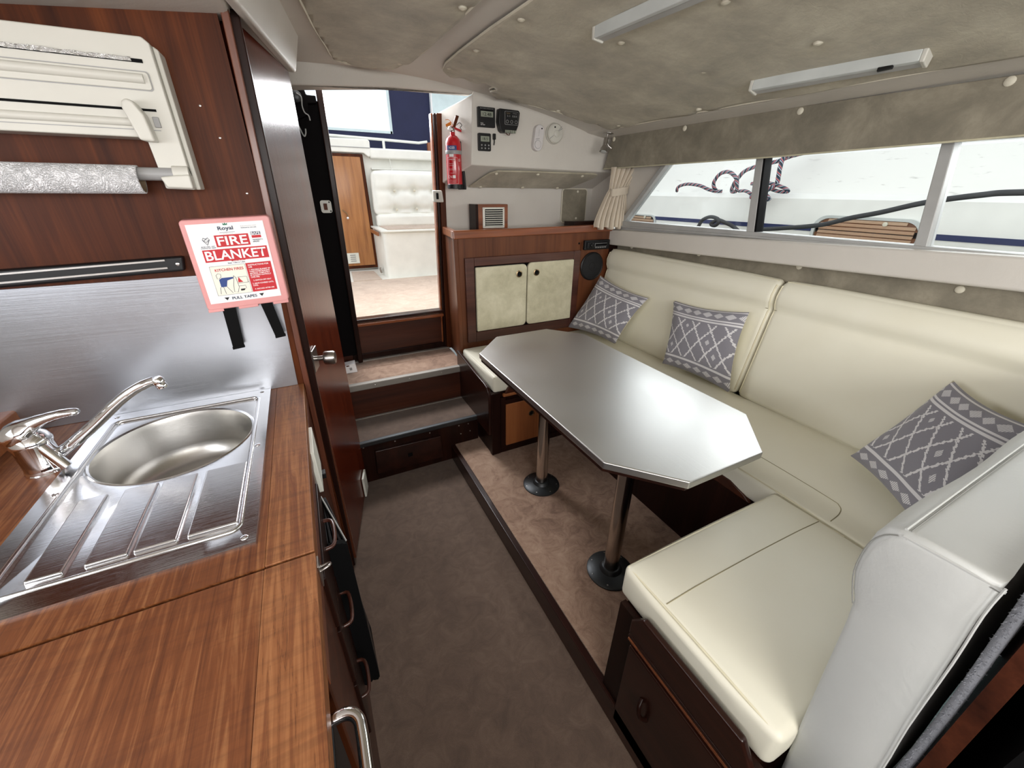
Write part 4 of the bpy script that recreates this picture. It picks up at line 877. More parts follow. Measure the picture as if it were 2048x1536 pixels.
# ================================================================ TABLE
tb = thing('dinette_table', 'brushed steel table with clipped corners on two metal poles', 'table', (.89, 1.09, .1))
TP = [(.607, 1.515), (.607, .645), (.750, .484), (1.040, .484), (1.193, .640), (1.193, 1.53), (1.06, 1.685), (.770, 1.685)]
TP = TP[::-1]
prism('tabletop', TP, 'Z', .826, .850, 'steelT', tb, bevel=.004, seg=3)
def inset(P, d):
    c = Vector((.9, 1.085)); return [(p[0]+(c.x-p[0])*d, p[1]+(c.y-p[1])*d) for p in P]
prism('underside', inset(TP, .02), 'Z', .812, .828, 'dark', tb)
for i, (x, y) in enumerate(((.888, 1.386), (.872, .803))):
    l = lathe('leg', [(.030, .0), (.030, .715)], (x, y, .108), 'pole', tb, n=32)
    b = lathe('floor_flange', [(.095, 0), (.095, .004), (.088, .009), (.045, .016), (.036, .030), (.033, .032)], (x, y, .1), 'aluD', tb, n=40)
    for k in range(7):
        a = 2*PI*k/7+.3; dome('screw', (x+.078*math.cos(a), y+.078*math.sin(a), .1085), .006, (0, 0, 1), 'satin', b)
    lathe('top_socket', [(.036, .68), (.036, .70), (.070, .705), (.070, .712)], (x, y, .1), 'aluD', tb, n=28)
# ================================================================ SCATTER PILLOWS
def pillow(label, TL, TR, BR, BL, thick, out, flip=False, slump=.0):
    TL, TR, BR, BL = [Vector(p) for p in (TL, TR, BR, BL)]; c = (TL+TR+BR+BL)/4
    t = thing('scatter_pillow', label, 'pillow', (c.x, c.y, .6), 'grey patterned pillows')
    Nn = (TR-TL).cross(BL-TL).normalized()
    if Nn.dot(Vector(out)) < 0: Nn = -Nn
    n = 36
    def grid(side, off=0):
        vs = []; uv = []
        for j in range(n+1):
            for i in range(n+1):
                u, v_ = i/n, j/n; p = (BL.lerp(BR, u)).lerp(TL.lerp(TR, u), v_)
                e = (4*u*(1-u))*(4*v_*(1-v_)); h = thick*(e**.42)
                # edges pulled in between the pointed corners
                pu = .020*(4*v_*(1-v_))*(1-2*u)*(1 if abs(1-2*u) > 0 else 0); pv = .018*(4*u*(1-u))*(1-2*v_)
                p = p+(BR-BL).normalized()*pu+(TL-BL).normalized()*pv
                wv = .0035*math.sin(u*19+v_*6)*(1-e)+.004*math.sin(v_*11+u*5)*e**.5
                h2 = h+wv*min(1, e*6)
                vs.append(p+Nn*side*(h2+off)); uv.append((u, v_))
        return vs, uv
    fs = [(j*(n+1)+i, j*(n+1)+i+1, (j+1)*(n+1)+i+1, (j+1)*(n+1)+i) for j in range(n) for i in range(n)]
    vs, uv = grid(1)
    fo = mesh('front_cover', vs, fs, 'ikat', t, True)
    ul = fo.data.uv_layers.new(name='UVMap')
    for lp_ in fo.data.loops: ul.data[lp_.index].uv = uv[lp_.vertex_index] if not flip else (1-uv[lp_.vertex_index][0], 1-uv[lp_.vertex_index][1])
    vs, uv = grid(-1, .0)
    mesh('back_cover', vs, fs, 'piping', t, True)
    return t
O = (-1, -.3, .3)
pillow('grey patterned pillow at the far end beside the speaker', (1.765, 2.150, .990), (1.775, 1.700, .935), (1.661, 1.808, .625), (1.585, 2.235, .625), .052, O)
pillow('grey patterned pillow in the middle of the window seat', (1.795, 1.534, .958), (1.795, 1.092, 1.003), (1.725, 1.035, .620), (1.680, 1.430, .635), .050, O)
pillow('grey patterned pillow at the near end, half hidden by the shade-greyed backrest', (1.785, .372, .965), (1.66, .150, .943), (1.40, .175, .625), (1.671, .492, .625), .055, (-1, .5, .5))
# ================================================================ GALLEY
wt = thing('worktop', 'teak worktop around the steel sink, nearest the bulkhead', 'worktop', (-.4, 1.0, .9))
SX0, SX1, SY0, SY1 = -.555, -.205, .70, 1.33       # opening under the sink
def ringtop(name, outer, inner, z0, z1, mat, par):
    (a, b, c, d), (e, f, g, h) = outer, inner
    box(name, (a, b, z0), (c, f, z1), mat, par); box(name, (a, h, z0), (c, d, z1), mat, par)
    box(name, (a, f, z0), (e, h, z1), mat, par); box(name, (g, f, z0), (c, h, z1), mat, par)
ringtop('top', (-.99, .602, -.165, 1.358), (SX0, SY0, SX1, SY1), .885, .92, 'teak', wt)
box('edge_plank', (-.165, .602, .885), (-.087, 1.358, .92), 'teakE', wt, bevel=.002)
ld = thing('worktop', 'hinged teak worktop lid in the bottom left corner', 'worktop', (-.4, 0, .9))
box('top', (-.99, -.7, .885), (-.165, .596, .92), 'teak', ld, bevel=.002)
box('edge_plank', (-.165, -.7, .885), (-.086, .596, .92), 'teakE', ld, bevel=.0012)
tag(box('worktop_fiddle', (-.80, .4, .915), (-.742, 1.358, .985), 'midw', bevel=.006), 'low honey wooden board standing on the worktop behind the tap', 'fiddle')
bs = thing('backsplash', 'brushed steel splashback panel behind the sink', 'splashback', (-.5, 1.36, .92))
prism('sheet', [(-.99, .921), (-.104, .921), (-.089, 1.288), (-.99, 1.281)], 'Y', 1.352, 1.3595, 'steelB', bs)
# sink
sk = thing('sink', 'stainless steel sink with round bowl and ribbed drainer', 'sink', (-.38, 1.0, .92))
bx, by, br = -.382, 1.125, .166
PX0, PX1, PY0, PY1 = -.585, -.181, .664, 1.351
Z1 = .9245
def rectpt(ang, x0, x1, y0, y1):
    c, s = math.cos(ang), math.sin(ang); ts = []
    if c > 1e-9: ts.append((x1-bx)/c)
    if c < -1e-9: ts.append((x0-bx)/c)
    if s > 1e-9: ts.append((y1-by)/s)
    if s < -1e-9: ts.append((y0-by)/s)
    t = min(q for q in ts if q > 0); return (bx+c*t, by+s*t)
angs = sorted([2*PI*k/96 for k in range(96)]+[math.atan2(y-by, x-bx) % (2*PI) for x in (PX0, PX1) for y in (PY0, PY1)]+[math.atan2(y-by, x-bx) % (2*PI) for x in (PX0+.036, PX1-.030) for y in (PY0+.05, PY1-.05)])
vs = []; fs = []; m = len(angs)
levels = [('o', 0, -.005), ('o', 0, 0), ('i', 0, 0), ('i', .006, -.004), ('c', br+.004, -.004), ('c', br-.002, -.006), ('c', br-.006, -.02), ('c', br-.012, -.10), ('c', br-.022, -.135), ('c', br-.05, -.148), ('c', .03, -.152), ('c', .0005, -.152)]
for kind, p, dz in levels:
    for a in angs:
        if kind == 'o': x, y = rectpt(a, PX0, PX1, PY0, PY1)
        elif kind == 'i': x, y = rectpt(a, PX0+.036+p, PX1-.030-p, PY0+.05+p, PY1-.05-p)
        else: x, y = bx+p*math.cos(a), by+p*math.sin(a)
        vs.append((x, y, Z1+dz))
def rng_(a, b): return [(i*m+k, i*m+(k+1) % m, (i+1)*m+(k+1) % m, (i+1)*m+k) for i in range(a, b) for k in range(m)]
o1 = mesh('plate', vs[:6*m], rng_(0, 5), 'steelS', sk, True, sharp=25)
o2 = mesh('bowl', vs[4*m:], [tuple(q-4*m for q in f) for f in rng_(5, 11)], 'bowl', sk, True, sharp=50)
lathe('bowl_rim', [(br-.003, .0), (br+.001, .0028), (br+.006, .0)], (bx, by, Z1-.005), 'steelS', sk, n=64, cap=False)
lathe('drain', [(.030, .002), (.026, .004), (.018, .001), (.001, .001)], (bx, by, Z1-.152), 'chrome', sk)
# beads along the pressed edge
fr = [(PX0+.036, PY1-.05), (PX1-.030, PY1-.05), (PX1-.030, PY0+.05), (PX0+.036, PY0+.05)]
bead = rrect(PX0+.034, PY0+.048, PX1-.028, PY1-.048, .018, 5)
tube('pressed_bead', [(p[0], p[1], Z1-.001) for p in bead], .0045, 'steelS', sk, 8, closed=True, flat=1)
for (a, b) in ((-.295, -.213), (-.372, -.308), (-.437, -.378), (-.510, -.462)):
    y1 = .936-.02*abs((a+b)/2+.21)
    def yy(x): return min(.944, by-math.sqrt(max(0, (br+.016)**2-(x-bx)**2))) if abs(x-bx) < br+.016 else .99
    P = [(a, PY0+.066), (b, PY0+.066)]+[(b+(a-b)*k/6, min(yy(b+(a-b)*k/6), .965)) for k in range(7)]
    hexa('drainer_rib', [(x, y, Z1-.006) for x, y in P], [(x*.96+(a+b)/2*.04, y*.985+.85*.015, Z1+.0025) for x, y in P], 'steelS', sk, bevel=.003)
for x, y in ((-.205, 1.335), (-.198, 1.01), (-.200, .685), (-.56, .99), (-.555, 1.332)): 
    s = dome('screw', (x, y, Z1), .0065, (0, 0, 1), 'chrome', sk)
# tap
tp = thing('mixer_tap', 'chrome mixer tap with long curved spout and loop lever', 'tap', (-.612, 1.112, .92))
lathe('body', [(.036, 0), (.036, .004), (.034, .006), (.034, .014), (.033, .016), (.033, .070), (.035, .074), (.035, .078), (.030, .092), (.018, .102), (.002, .105)], (-.618, 1.115, .92), 'chrome', tp, n=40)
tube('spout', smoothpath([(-.60, 1.116, .950), (-.575, 1.118, .962), (-.51, 1.12, 1.008), (-.455, 1.12, 1.052), (-.42, 1.121, 1.075), (-.39, 1.122, 1.088), (-.374, 1.122, 1.091)]), [.013]*6+[.0125]*6+[.012]*6+[.0115]*6+[.011]*6+[.0105]*6+[.010], 'chrome', tp, 16)
lathe('nozzle', [(.010, -.004), (.0125, 0), (.0125, .010), (.010, .012), (.011, .014), (.011, .022), (.009, .024)], (-.370, 1.122, 1.094), 'chrome', tp, direction=(.25, 0, -1))
lv = thing
tube('lever', smoothpath([(-.648, 1.112, 1.006), (-.62, 1.113, 1.026), (-.59, 1.112, 1.042), (-.55, 1.108, 1.052), (-.515, 1.104, 1.054)], 6), [.014, .018, .022, .024, .025, .026, .025, .024, .022, .019, .017, .015, .014, .013, .012, .011, .011, .010, .010, .010, .009, .009, .008, .007, .004], 'chrome', tp, 16, flat=1.25)
tube('side_stem', [(-.600, 1.10, .99), (-.580, 1.088, .955), (-.570, 1.083, .935)], .011, 'chrome', tp, 16)
# knife rack
kr = thing('knife_rack', 'black magnetic knife rack with two steel strips above the splashback', 'knife rack', (-.6, 1.34, 1.29))
hexa('bar', [(-.99, 1.336, 1.276), (-.292, 1.336, 1.303), (-.292, 1.36, 1.303), (-.99, 1.36, 1.276)], [(-.99, 1.336, 1.318), (-.286, 1.336, 1.340), (-.286, 1.36, 1.340), (-.99, 1.36, 1.318)], 'blackp', kr, bevel=.006)
for dz in (.010, .029): hexa('steel_strip', [(-.98, 1.333, 1.276+dz), (-.325, 1.333, 1.3015+dz), (-.325, 1.337, 1.3015+dz), (-.98, 1.337, 1.276+dz)], [(-.98, 1.333, 1.280+dz), (-.325, 1.333, 1.3055+dz), (-.325, 1.337, 1.3055+dz), (-.98, 1.337, 1.280+dz)], 'satin', kr)
dome('screw', (-.302, 1.336, 1.321), .0045, (0, -1, 0), 'satin', kr)
# fire blanket box
fb = thing('fire_blanket_box', 'pink fire blanket box with white and red instruction label', 'fire blanket', (-.17, 1.33, 1.2))
UO = Vector((-.168, 1.322, 1.316)); Ux = Vector((1, 0, .045)).normalized(); Uz = Vector((-.0, 0, 1))
def fbp(a, b, n=0): return UO+Ux*a+Uz*b+Vector((0, -n, 0))
def fq(name, a0, b0, a1, b1, n0, n1, mat, par=None, bevel=0):
    c = [(a0, b0), (a1, b0), (a1, b1), (a0, b1)]
    return hexa(name, [fbp(a, b, n0) for a, b in c], [fbp(a, b, n1) for a, b in c], mat, par or fb, bevel=bevel)
cs = rrect(-.102, -.117, .102, .117, .010, 4)
hexa('case', [fbp(a, b, -.030) for a, b in cs], [fbp(a*.985, b*.985, .004) for a, b in cs], 'pink', fb, bevel=.004, seg=3)
lab = fq('label', -.0885, -.098, .0835, .104, .0035, .0052, 'paper')
def ft(s, a, b, w, mat, h=None, par=None, n=.0062): return text('lettering', s, fbp(a, b, n), Ux, Uz, w, mat, par or lab, h, depth=0, bold=.018 if mat in ('inkw', 'bluep', 'redp', 'navyp') else 0)
fq('red_block', -.035, .046, .042, .075, .005, .0058, 'redp', lab); fq('red_block', -.070, .010, .078, .041, .005, .0058, 'redp', lab)
ft('FIRE', .0035, .0605, .068, 'inkw', .022); ft('BLANKET', .004, .026, .140, 'inkw', .0235)
ft('Royal', -.005, .090, .034, 'navyp', .012)
mesh('crown', [fbp(*p, .0062) for p in ((-.008, .0985), (-.009, .1035), (-.0055, .101), (-.0035, .1045), (-.0015, .101), (.002, .1035), (.001, .0985))], [(0, 1, 2), (0, 2, 4, 6), (2, 3, 4), (4, 5, 6)], 'greenp', lab)
fq('rule', -.020, .0805, .014, .0812, .005, .006, 'navyp', lab)
ft('Royal Leisure Direct Limited', .048, .0935, .036, 'grey', .0026); ft('leisure.co.uk', .048, .0895, .036, 'navyp', .0026); ft('the safety products', -.002, .0775, .022, 'grey', .0022)
tube('kitemark', [fbp(*p, .006) for p in ((-.054, .053), (-.062, .066), (-.0595, .0705), (-.0545, .068), (-.0495, .0705), (-.047, .066))], .0007, 'navyp', lab, 4, closed=True)
tube('kitemark', [fbp(*p, .006) for p in ((-.0595, .064), (-.0545, .060), (-.0495, .064), (-.0545, .067))], .0006, 'navyp', lab, 4, closed=True)
ft('BS EN 1869 : 1997', -.054, .049, .030, 'navyp', .0026); ft('LICENCE NO. 36600', -.054, .0455, .033, 'navyp', .0026)
fq('badge', .048, .0705, .071, .078, .005, .0057, 'navyp', lab); fq('badge', .049, .0625, .071, .069, .005, .0057, 'redp', lab); ft('BAFE', .0595, .0743, .021, 'inkw', .006)
ft('THIS PRODUCT IS\nAPPROVED', .061, .0555, .024, 'navyp', .008)
ft('MODEL: K100', .004, .0098, .032, 'redp', .0036, n=.0066); ft('Size: 1.0m x 1.0m', -.002, .0045, .040, 'navyp', .0036)
pic = fq('picture', -.066, -.078, .015, -.001, .005, .0056, 'creamp', lab)
tube('picture_frame', [fbp(*p, .0058) for p in ((-.066, -.078), (.015, -.078), (.015, -.001), (-.066, -.001))], .0004, 'navyp', lab, 4, closed=True)
ft('KITCHEN FIRES', -.023, -.0115, .066, 'redp', .007)
def poly(name, pts, mat, n=.0060): return mesh(name, [fbp(*p, n) for p in pts], [tuple(range(len(pts)))], mat, lab)
def line(pts, mat='navyp', r=.00045): return tube('picture_line', [fbp(*p, .0060) for p in pts], r, mat, lab, 4)
poly('figure_jumper', [(-.053, -.036), (-.046, -.032), (-.020, -.032), (-.020, -.036), (-.035, -.040), (-.040, -.056), (-.053, -.056)], 'bluep')
line([(-.056, -.034), (-.057, -.024), (-.052, -.020), (-.046, -.022), (-.047, -.030), (-.053, -.034)]); line([(-.055, -.056), (-.058, -.074)]); line([(-.048, -.056), (-.046, -.075)]); line([(-.040, -.056), (-.030, -.074)])
line([(-.018, -.029), (-.014, -.034), (-.012, -.060), (-.018, -.074), (-.026, -.072), (-.024, -.055), (-.020, -.040), (-.018, -.029)])
poly('flame', [(-.011, -.048), (-.010, -.040), (-.007, -.034), (-.005, -.040), (.001, -.048)], 'redp')
line([(-.010, -.034), (.012, -.034), (.012, -.050)]); line([(-.012, -.050), (.014, -.050)]); line([(-.012, -.058), (.004, -.058), (.004, -.066)]); poly('oven_door', [(-.010, -.071), (-.010, -.066), (.002, -.066), (-.002, -.071)], 'blackp')
fq('red_block', .017, -.078, .078, 0, .005, .0058, 'redp', lab)
ft('INSTRUCTIONS FOR\nUSE', .047, -.0085, .050, 'inkw', .0095)
for s, b, w, h in (('1. HOLDING BLANKET BY\nTAPES COVER BURNING\nMATERIAL COMPLETELY\nBY PLACING CENTRALLY\nOVER FIRE.', -.0285, .052, .0235), ('2. SWITCH OFF HEAT', -.0475, .044, .0035), ('3. LEAVE COVERED UNTIL\nCOOL', -.0585, .052, .009), ('4. DISCARD AFTER USE', -.071, .048, .0035)): ft(s, .0475, b, w, 'inkw', h)
ft('PULL TAPES', -.006, -.0885, .060, 'navyp', .0078)
for a in (-.048, .036): poly('arrow', [(a-.006, -.0845), (a+.006, -.0845), (a, -.0925)], 'blackp')
for a0, a1 in ((-.100, -.064), (-.028, .02), (.058, .098)): fq('bottom_lip', a0, -.121, a1, -.112, -.02, .003, 'pink', bevel=.001)
for a0, a1, b1, sh in ((-.068, -.036, -.235, -.008), (.026, .055, -.222, .012)):
    hexa('pull_tape', [fbp(a0, -.115, .001), fbp(a1, -.115, .001), fbp(a1, -.115, -.002), fbp(a0, -.115, -.002)], [fbp(a0+sh+.003, b1, -.004), fbp(a1+sh, b1+.002, -.004), fbp(a1+sh, b1+.002, -.007), fbp(a0+sh+.003, b1, -.007)], 'blackm', fb, bevel=.001)
    hexa('tape_hem', [fbp(a0+sh+.002, b1+.006, -.002), fbp(a1+sh+.001, b1+.008, -.002), fbp(a1+sh+.001, b1+.008, -.008), fbp(a0+sh+.002, b1+.006, -.008)], [fbp(a0+sh+.002, b1-.002, -.002), fbp(a1+sh+.001, b1, -.002), fbp(a1+sh+.001, b1, -.008), fbp(a0+sh+.002, b1-.002, -.008)], 'blackm', fb, bevel=.001)
# roll dispenser
rd = thing('roll_dispenser', 'white wall dispenser for foil and film with a paper roll holder below', 'dispenser', (-.45, 1.32, 1.5))
prism('body', [(-.68, 1.600), (-.272, 1.600), (-.266, 1.592), (-.262, 1.498), (-.207, 1.496), (-.207, 1.772), (-.218, 1.782), (-.68, 1.776)], 'Y', 1.285, 1.358, 'white', rd, bevel=.003, seg=3)
prism('side_flange', [(-.207, 1.496), (-.197, 1.496), (-.197, 1.765), (-.207, 1.772)], 'Y', 1.30, 1.358, 'white', rd, bevel=.003)
box('foil_slot', (-.66, 1.2835, 1.736), (-.228, 1.287, 1.7425), 'blackm', rd)
vs = []; fs = []
rr = random.Random(5)
for i in range(46):
    x = -.62+i*.0083; vs += [(x, 1.2815+rr.uniform(-.002, .002), 1.737), (x, 1.280+rr.uniform(-.002, .002), 1.744+rr.uniform(-.001, .001))]
    if i: fs.append((2*i-2, 2*i, 2*i+1, 2*i-1))
mesh('foil_edge', vs, fs, 'foil', rd)
prism('lid_groove', rrect(-.70, 1.687, -.224, 1.722, .006), 'Y', 1.2835, 1.2865, 'grey', rd)
prism('front_lid', rrect(-.70, 1.6885, -.2255, 1.7205, .006), 'Y', 1.2815, 1.287, 'white', rd, bevel=.002)
tube('lid_rib', [(-.68, 1.2825, 1.708), (-.235, 1.2825, 1.708)], .009, 'white', rd, 12)
box('film_slot', (-.66, 1.2835, 1.650), (-.232, 1.287, 1.6545), 'blackm', rd)
tube('lower_rib', [(-.68, 1.286, 1.628), (-.268, 1.286, 1.628)], .008, 'white', rd, 12)
box('lower_line', (-.68, 1.2838, 1.614), (-.235, 1.287, 1.6155), 'grey', rd)
cut = prism('cutter_slider', [(-.272, 1.592), (-.245, 1.590), (-.250, 1.64), (-.262, 1.664), (-.272, 1.668), (-.282, 1.662), (-.284, 1.65)], 'Y', 1.252, 1.290, 'white', rd, bevel=.008, seg=3)
box('slider_notch', (-.243, 1.280, 1.62), (-.232, 1.287, 1.640), 'grey', rd, bevel=.001)
prism('holder_cup', [(-.262, 1.522), (-.254, 1.500), (-.205, 1.498), (-.205, 1.528), (-.232, 1.526)], 'Y', 1.262, 1.30, 'white', rd, bevel=.004)
lathe('holder_spindle', [(.0135, 0), (.0135, .47)], (-.70, 1.285, 1.528), 'grey', rd, axis='X', n=24)
lathe('spindle_socket', [(.016, 0), (.016, .030)], (-.237, 1.285, 1.530), 'white', rd, axis='X', n=24)
kt = thing('kitchen_roll', 'almost used up roll of embossed white kitchen paper on the dispenser', 'paper roll', (-.48, 1.285, 1.49))
lathe('paper', [(.0265, 0), (.029, .001), (.029, .379), (.0265, .38)], (-.68, 1.283, 1.516), 'towel', kt, axis='X', n=40, cap=False)
lathe('cardboard_core', [(.0262, .002), (.0262, .379), (.0245, .379), (.0245, .002)], (-.68, 1.283, 1.516), 'core', kt, axis='X', n=40, cap=False)
for x, z, w_ in ((-.157, 1.678, 'topmost'), (-.134, 1.613, 'middle'), (-.107, 1.488, 'lowest')): tag(dome('wall_screw', (x, 1.36, z), .0028, (0, -1, 0), 'satin', None), w_+' of three tiny screw heads in the mahogany bulkhead right of the dispenser', 'screw', 'screw heads in the bulkhead')
# galley cabinet with drawers and oven
gc = thing('galley_cabinet', 'mahogany galley cabinet under the worktop with drawers', 'cabinet', (-.5, .8, 0))
box('back_panel', (-.98, .40, .06), (-.96, 1.352, .884), 'mahog', gc)
box('bottom_panel', (-.98, .40, .06), (-.096, 1.352, .08), 'mahog', gc)
box('front_frame', (-.098, .40, 0), (-.090, 1.352, .884), 'mahogX', gc)
box('front_rail', (-.092, .40, .855), (-.0865, 1.352, .884), 'edge', gc)
for i, (y0, y1, z0, z1, hy) in enumerate(((.60, .90, .70, .845, .76), (.60, .90, .50, .685, .70), (.60, .90, .27, .485, .66))):
    d = box('drawer', (-.092, y0, z0), (-.082, y1, z1), 'dark', gc, bevel=.003)
    zc = (z0+z1)/2+.03
    tube('handle', smoothpath([(-.083, hy+.045, zc), (-.066, hy+.038, zc), (-.062, hy, zc), (-.066, hy-.038, zc), (-.083, hy-.045, zc)], 4), .0045, 'cabf', d, 8)
vp = box('vent_plate', (-.091, .975, .755), (-.079, 1.115, .885), 'vent', gc, bevel=.002)
box('vent_catch', (-.086, 1.06, .735), (-.070, 1.085, .752), 'blackp', gc, bevel=.002)
hs = thing('hasp', 'small metal hasp at the worktop edge by the lid joint', 'hasp', (-.08, .58, .88))
box('plate', (-.0862, .565, .865), (-.083, .592, .915), 'satin', hs, bevel=.001)
tube('staple', smoothpath([(-.084, .57, .898), (-.070, .572, .902), (-.066, .580, .898), (-.070, .588, .893), (-.084, .588, .89)], 4), .0022, 'satin', hs, 8)
ov = thing('oven', 'black galley oven with a chrome bar handle under the lid', 'oven', (-.3, .1, 0))
box('body', (-.70, -.45, .10), (-.100, .385, .884), 'blackp', ov)
box('door', (-.100, -.42, .15), (-.090, .37, .84), 'blackp', ov, bevel=.004)
tube('handle', smoothpath([(-.092, .345, .868), (-.070, .345, .868), (-.057, .335, .866), (-.054, .315, .864), (-.054, .25, .862), (-.054, -.1, .86), (-.054, -.30, .86), (-.092, -.34, .86)], 5), .008, 'chrome', ov, 12)
box('end_panel', (-.098, .388, 0), (-.088, .402, .884), 'mahog', ov)
# folded black screen
fs_ = thing('folded_screen', 'black folded concertina screen hanging against the galley front', 'screen', (-.06, .8, .2))
for k in range(5):
    x = -.086+k*.0095
    hexa('slat', [(x, .752, .23), (x+.0065, .752, .23), (x+.0055, .905, .23), (x-.001, .905, .23)], [(x, .752, .772), (x+.0065, .752, .772), (x*.25-.0612, .905, .79), (x*.25-.0612-.003, .905, .79)], 'blackp', fs_, bevel=.001)
hexa('front_panel', [(-.0875, .742, .235), (-.045, .742, .235), (-.045, .755, .235), (-.0875, .755, .235)], [(-.0875, .742, .775), (-.043, .742, .775), (-.043, .755, .775), (-.0875, .755, .775)], 'blackm', fs_, bevel=.003)
hexa('side_panel', [(-.047, .742, .235), (-.042, .742, .235), (-.042, .90, .235), (-.047, .90, .235)], [(-.046, .742, .77), (-.041, .742, .77), (-.083, .905, .795), (-.088, .905, .795)], 'blackm', fs_)
tube('edge_trim', [(-.0425, .748, .776), (-.083, .903, .797)], .0018, 'alu', fs_, 6)
dome('rivet', (-.06, .748, .776), .005, (0, 0, 1), 'satin', fs_)
rr = random.Random(11); P = [(-.089+i*.0046, .235-rr.uniform(0, .014)) for i in range(11)]
prism('torn_edge', P+[(-.043, .25), (-.089, .25)], 'Y', .743, .753, 'blackm', fs_)
P = [(-.089+i*.0046, .775+rr.uniform(0, .008)) for i in range(11)]
prism('torn_edge', [(-.089, .765), (-.043, .765)]+P[::-1], 'Y', .740, .753, 'blackm', fs_)
# ================================================================ COCKPIT
cf = struct(box('cockpit_floor', (-.6, 2.62, .66), (1.6, 3.95, .73), 'carpetO'), 'pale carpeted cockpit floor beyond the doorway', 'floor')
struct(box('cockpit_lower_floor', (-.6, 3.95, .60), (1.6, 4.75, .715), 'gelout'))
hc = thing('floor_hatch', 'pale carpet square set in the white cockpit floor below the oak door', 'mat', (.5, 4.25, .72))
hexa('mat', [(.36, 4.0, .715), (.618, 3.985, .715), (.618, 4.47, .715), (.40, 4.52, .715)], [(.36, 4.0, .726), (.618, 3.985, .726), (.618, 4.47, .726), (.40, 4.52, .726)], 'carpetO', hc)
lk = thing('cockpit_locker', 'white moulded cockpit seat locker beyond the doorway', 'locker', (1.0, 4.2, .71))
prism('box', rrect(.690, 4.03, 1.7, 4.68, .05), 'Z', .70, 1.142, 'gelout', lk, bevel=.015, seg=3)
prism('lid', rrect(.672, 4.0, 1.7, 4.69, .05), 'Z', 1.142, 1.160, 'gelout', lk, bevel=.006)
box('carpet_top', (.74, 4.06, 1.160), (1.7, 4.60, 1.166), 'carpetO', lk)
box('wooden_handle', (.655, 4.15, 1.10), (.672, 4.55, 1.135), 'midw', lk, bevel=.004)
lathe('drain_fitting', [(.03, 0), (.03, .01), (.02, .014), (.001, .012)], (.672, 4.28, .76), 'satin', lk, direction=(-1, -.2, 0))
bc = thing('cockpit_seat_back', 'buttoned white seat back cushion above the cockpit locker', 'cushion', (1.05, 4.6, 1.16))
rcush('pad', .735, 4.50, 1.265, 1.62, 4.60, 1.665, .035, 'gelout', bc, n=30, warp=lambda p: Vector((p.x-.0+.02*(1.66-p.z)*-1, p.y+ (.045*sum(math.exp(-((p.x-a)**2+(p.z-b)**2)/.0016)+.35*math.exp(-((p.x-a)**2)/.0009-((p.z-b)**2)/.02)+.3*math.exp(-((p.z-b)**2)/.0007-((p.x-a)**2)/.03) for a, b in ((.935, 1.49), (1.14, 1.495), (1.345, 1.5), (.94, 1.315), (1.148, 1.32), (1.35, 1.32))) if p.y < 4.56 else 0), p.z)), puff=.012)
rcush('lower_pad', .735, 4.49, 1.148, 1.62, 4.60, 1.275, .03, 'gelout', bc, n=16, puff=.008)
for a, b in ((.935, 1.49), (1.14, 1.495), (1.345, 1.5), (.94, 1.315), (1.148, 1.32), (1.35, 1.32)): dome('button', (a, 4.51, b), .014, (0, -1, 0), 'btn', bc, .7)
tube('hanging_strap', [(.945, 4.62, 1.79), (.945, 4.55, 1.66)], .010, 'gelout', bc, 8, flat=.3)
bw = struct(box('cockpit_bulkhead', (-.3, 4.68, .60), (2.2, 4.96, 1.865), 'gelout', bevel=.01))
struct(box('trim_6', (.755, 4.60, 1.775), (1.75, 4.70, 1.868), 'gelout', bevel=.02, seg=3))
struct(box('trim_7', (.76, 4.645, 1.68), (1.75, 4.69, 1.70), 'gelout', bevel=.008))
hh = thing('sliding_hatch', 'white moulded hatch top above the oak cockpit door', 'hatch', (.5, 4.7, 1.82))
prism('moulding', [(-.1, 1.822), (.70, 1.820), (.745, 1.785), (.765, 1.80), (.770, 1.925), (.75, 1.938), (-.1, 1.935)], 'Y', 4.60, 4.75, 'gelout', hh, bevel=.012, seg=3)
box('shadow_gap', (-.1, 4.595, 1.862), (.765, 4.602, 1.868), 'grey', hh)
do = thing('cockpit_door', 'oak cockpit door with dark frame and white vent plate', 'door', (.55, 4.65, .74))
hexa('frame', [(.30, 4.62, .735), (.708, 4.62, .735), (.708, 4.68, .735), (.30, 4.68, .735)], [(.30, 4.62, 1.812), (.690, 4.62, 1.812), (.690, 4.68, 1.812), (.30, 4.68, 1.812)], 'mahog', do, bevel=.006)
hexa('leaf', [(.30, 4.60, .768), (.665, 4.60, .768), (.665, 4.625, .768), (.30, 4.625, .768)], [(.30, 4.60, 1.785), (.660, 4.60, 1.785), (.660, 4.625, 1.785), (.30, 4.625, 1.785)], 'oak', do, bevel=.004)
vp = box('vent_plate', (.38, 4.590, .795), (.508, 4.602, .900), 'vent', do, bevel=.002)
for k in range(4): box('vent_slot', (.42, 4.587, .815+k*.020), (.475, 4.592, .823+k*.020), 'grey', vp)
tube('door_hook', [(.418, 4.59, 1.315), (.455, 4.585, 1.285), (.462, 4.585, 1.255)], .005, 'brass', do, 6)
dome('hook_knob', (.458, 4.585, 1.240), .012, (0, -1, 0), 'chrome', do, .8)
gr = thing('grab_rail', 'thin white rail running in front of the navy canopy', 'rail', (.9, 4.85, 1.9))
tube('tube', [(-.1, 4.85, 1.985), (.5, 4.85, 1.975), (.95, 4.85, 1.965), (1.32, 4.85, 1.955), (1.40, 4.80, 1.965)], .013, 'gelout', gr)
tube('stanchion', [(.95, 4.85, 1.965), (.95, 4.85, 1.86)], .014, 'gelout', gr)
cn = thing('canopy', 'navy canvas cockpit canopy with a clear window', 'canopy', (1, 4.95, 1.85))
box('cloth', (1.065, 4.93, 1.80), (1.50, 4.945, 2.75), 'navy', cn)
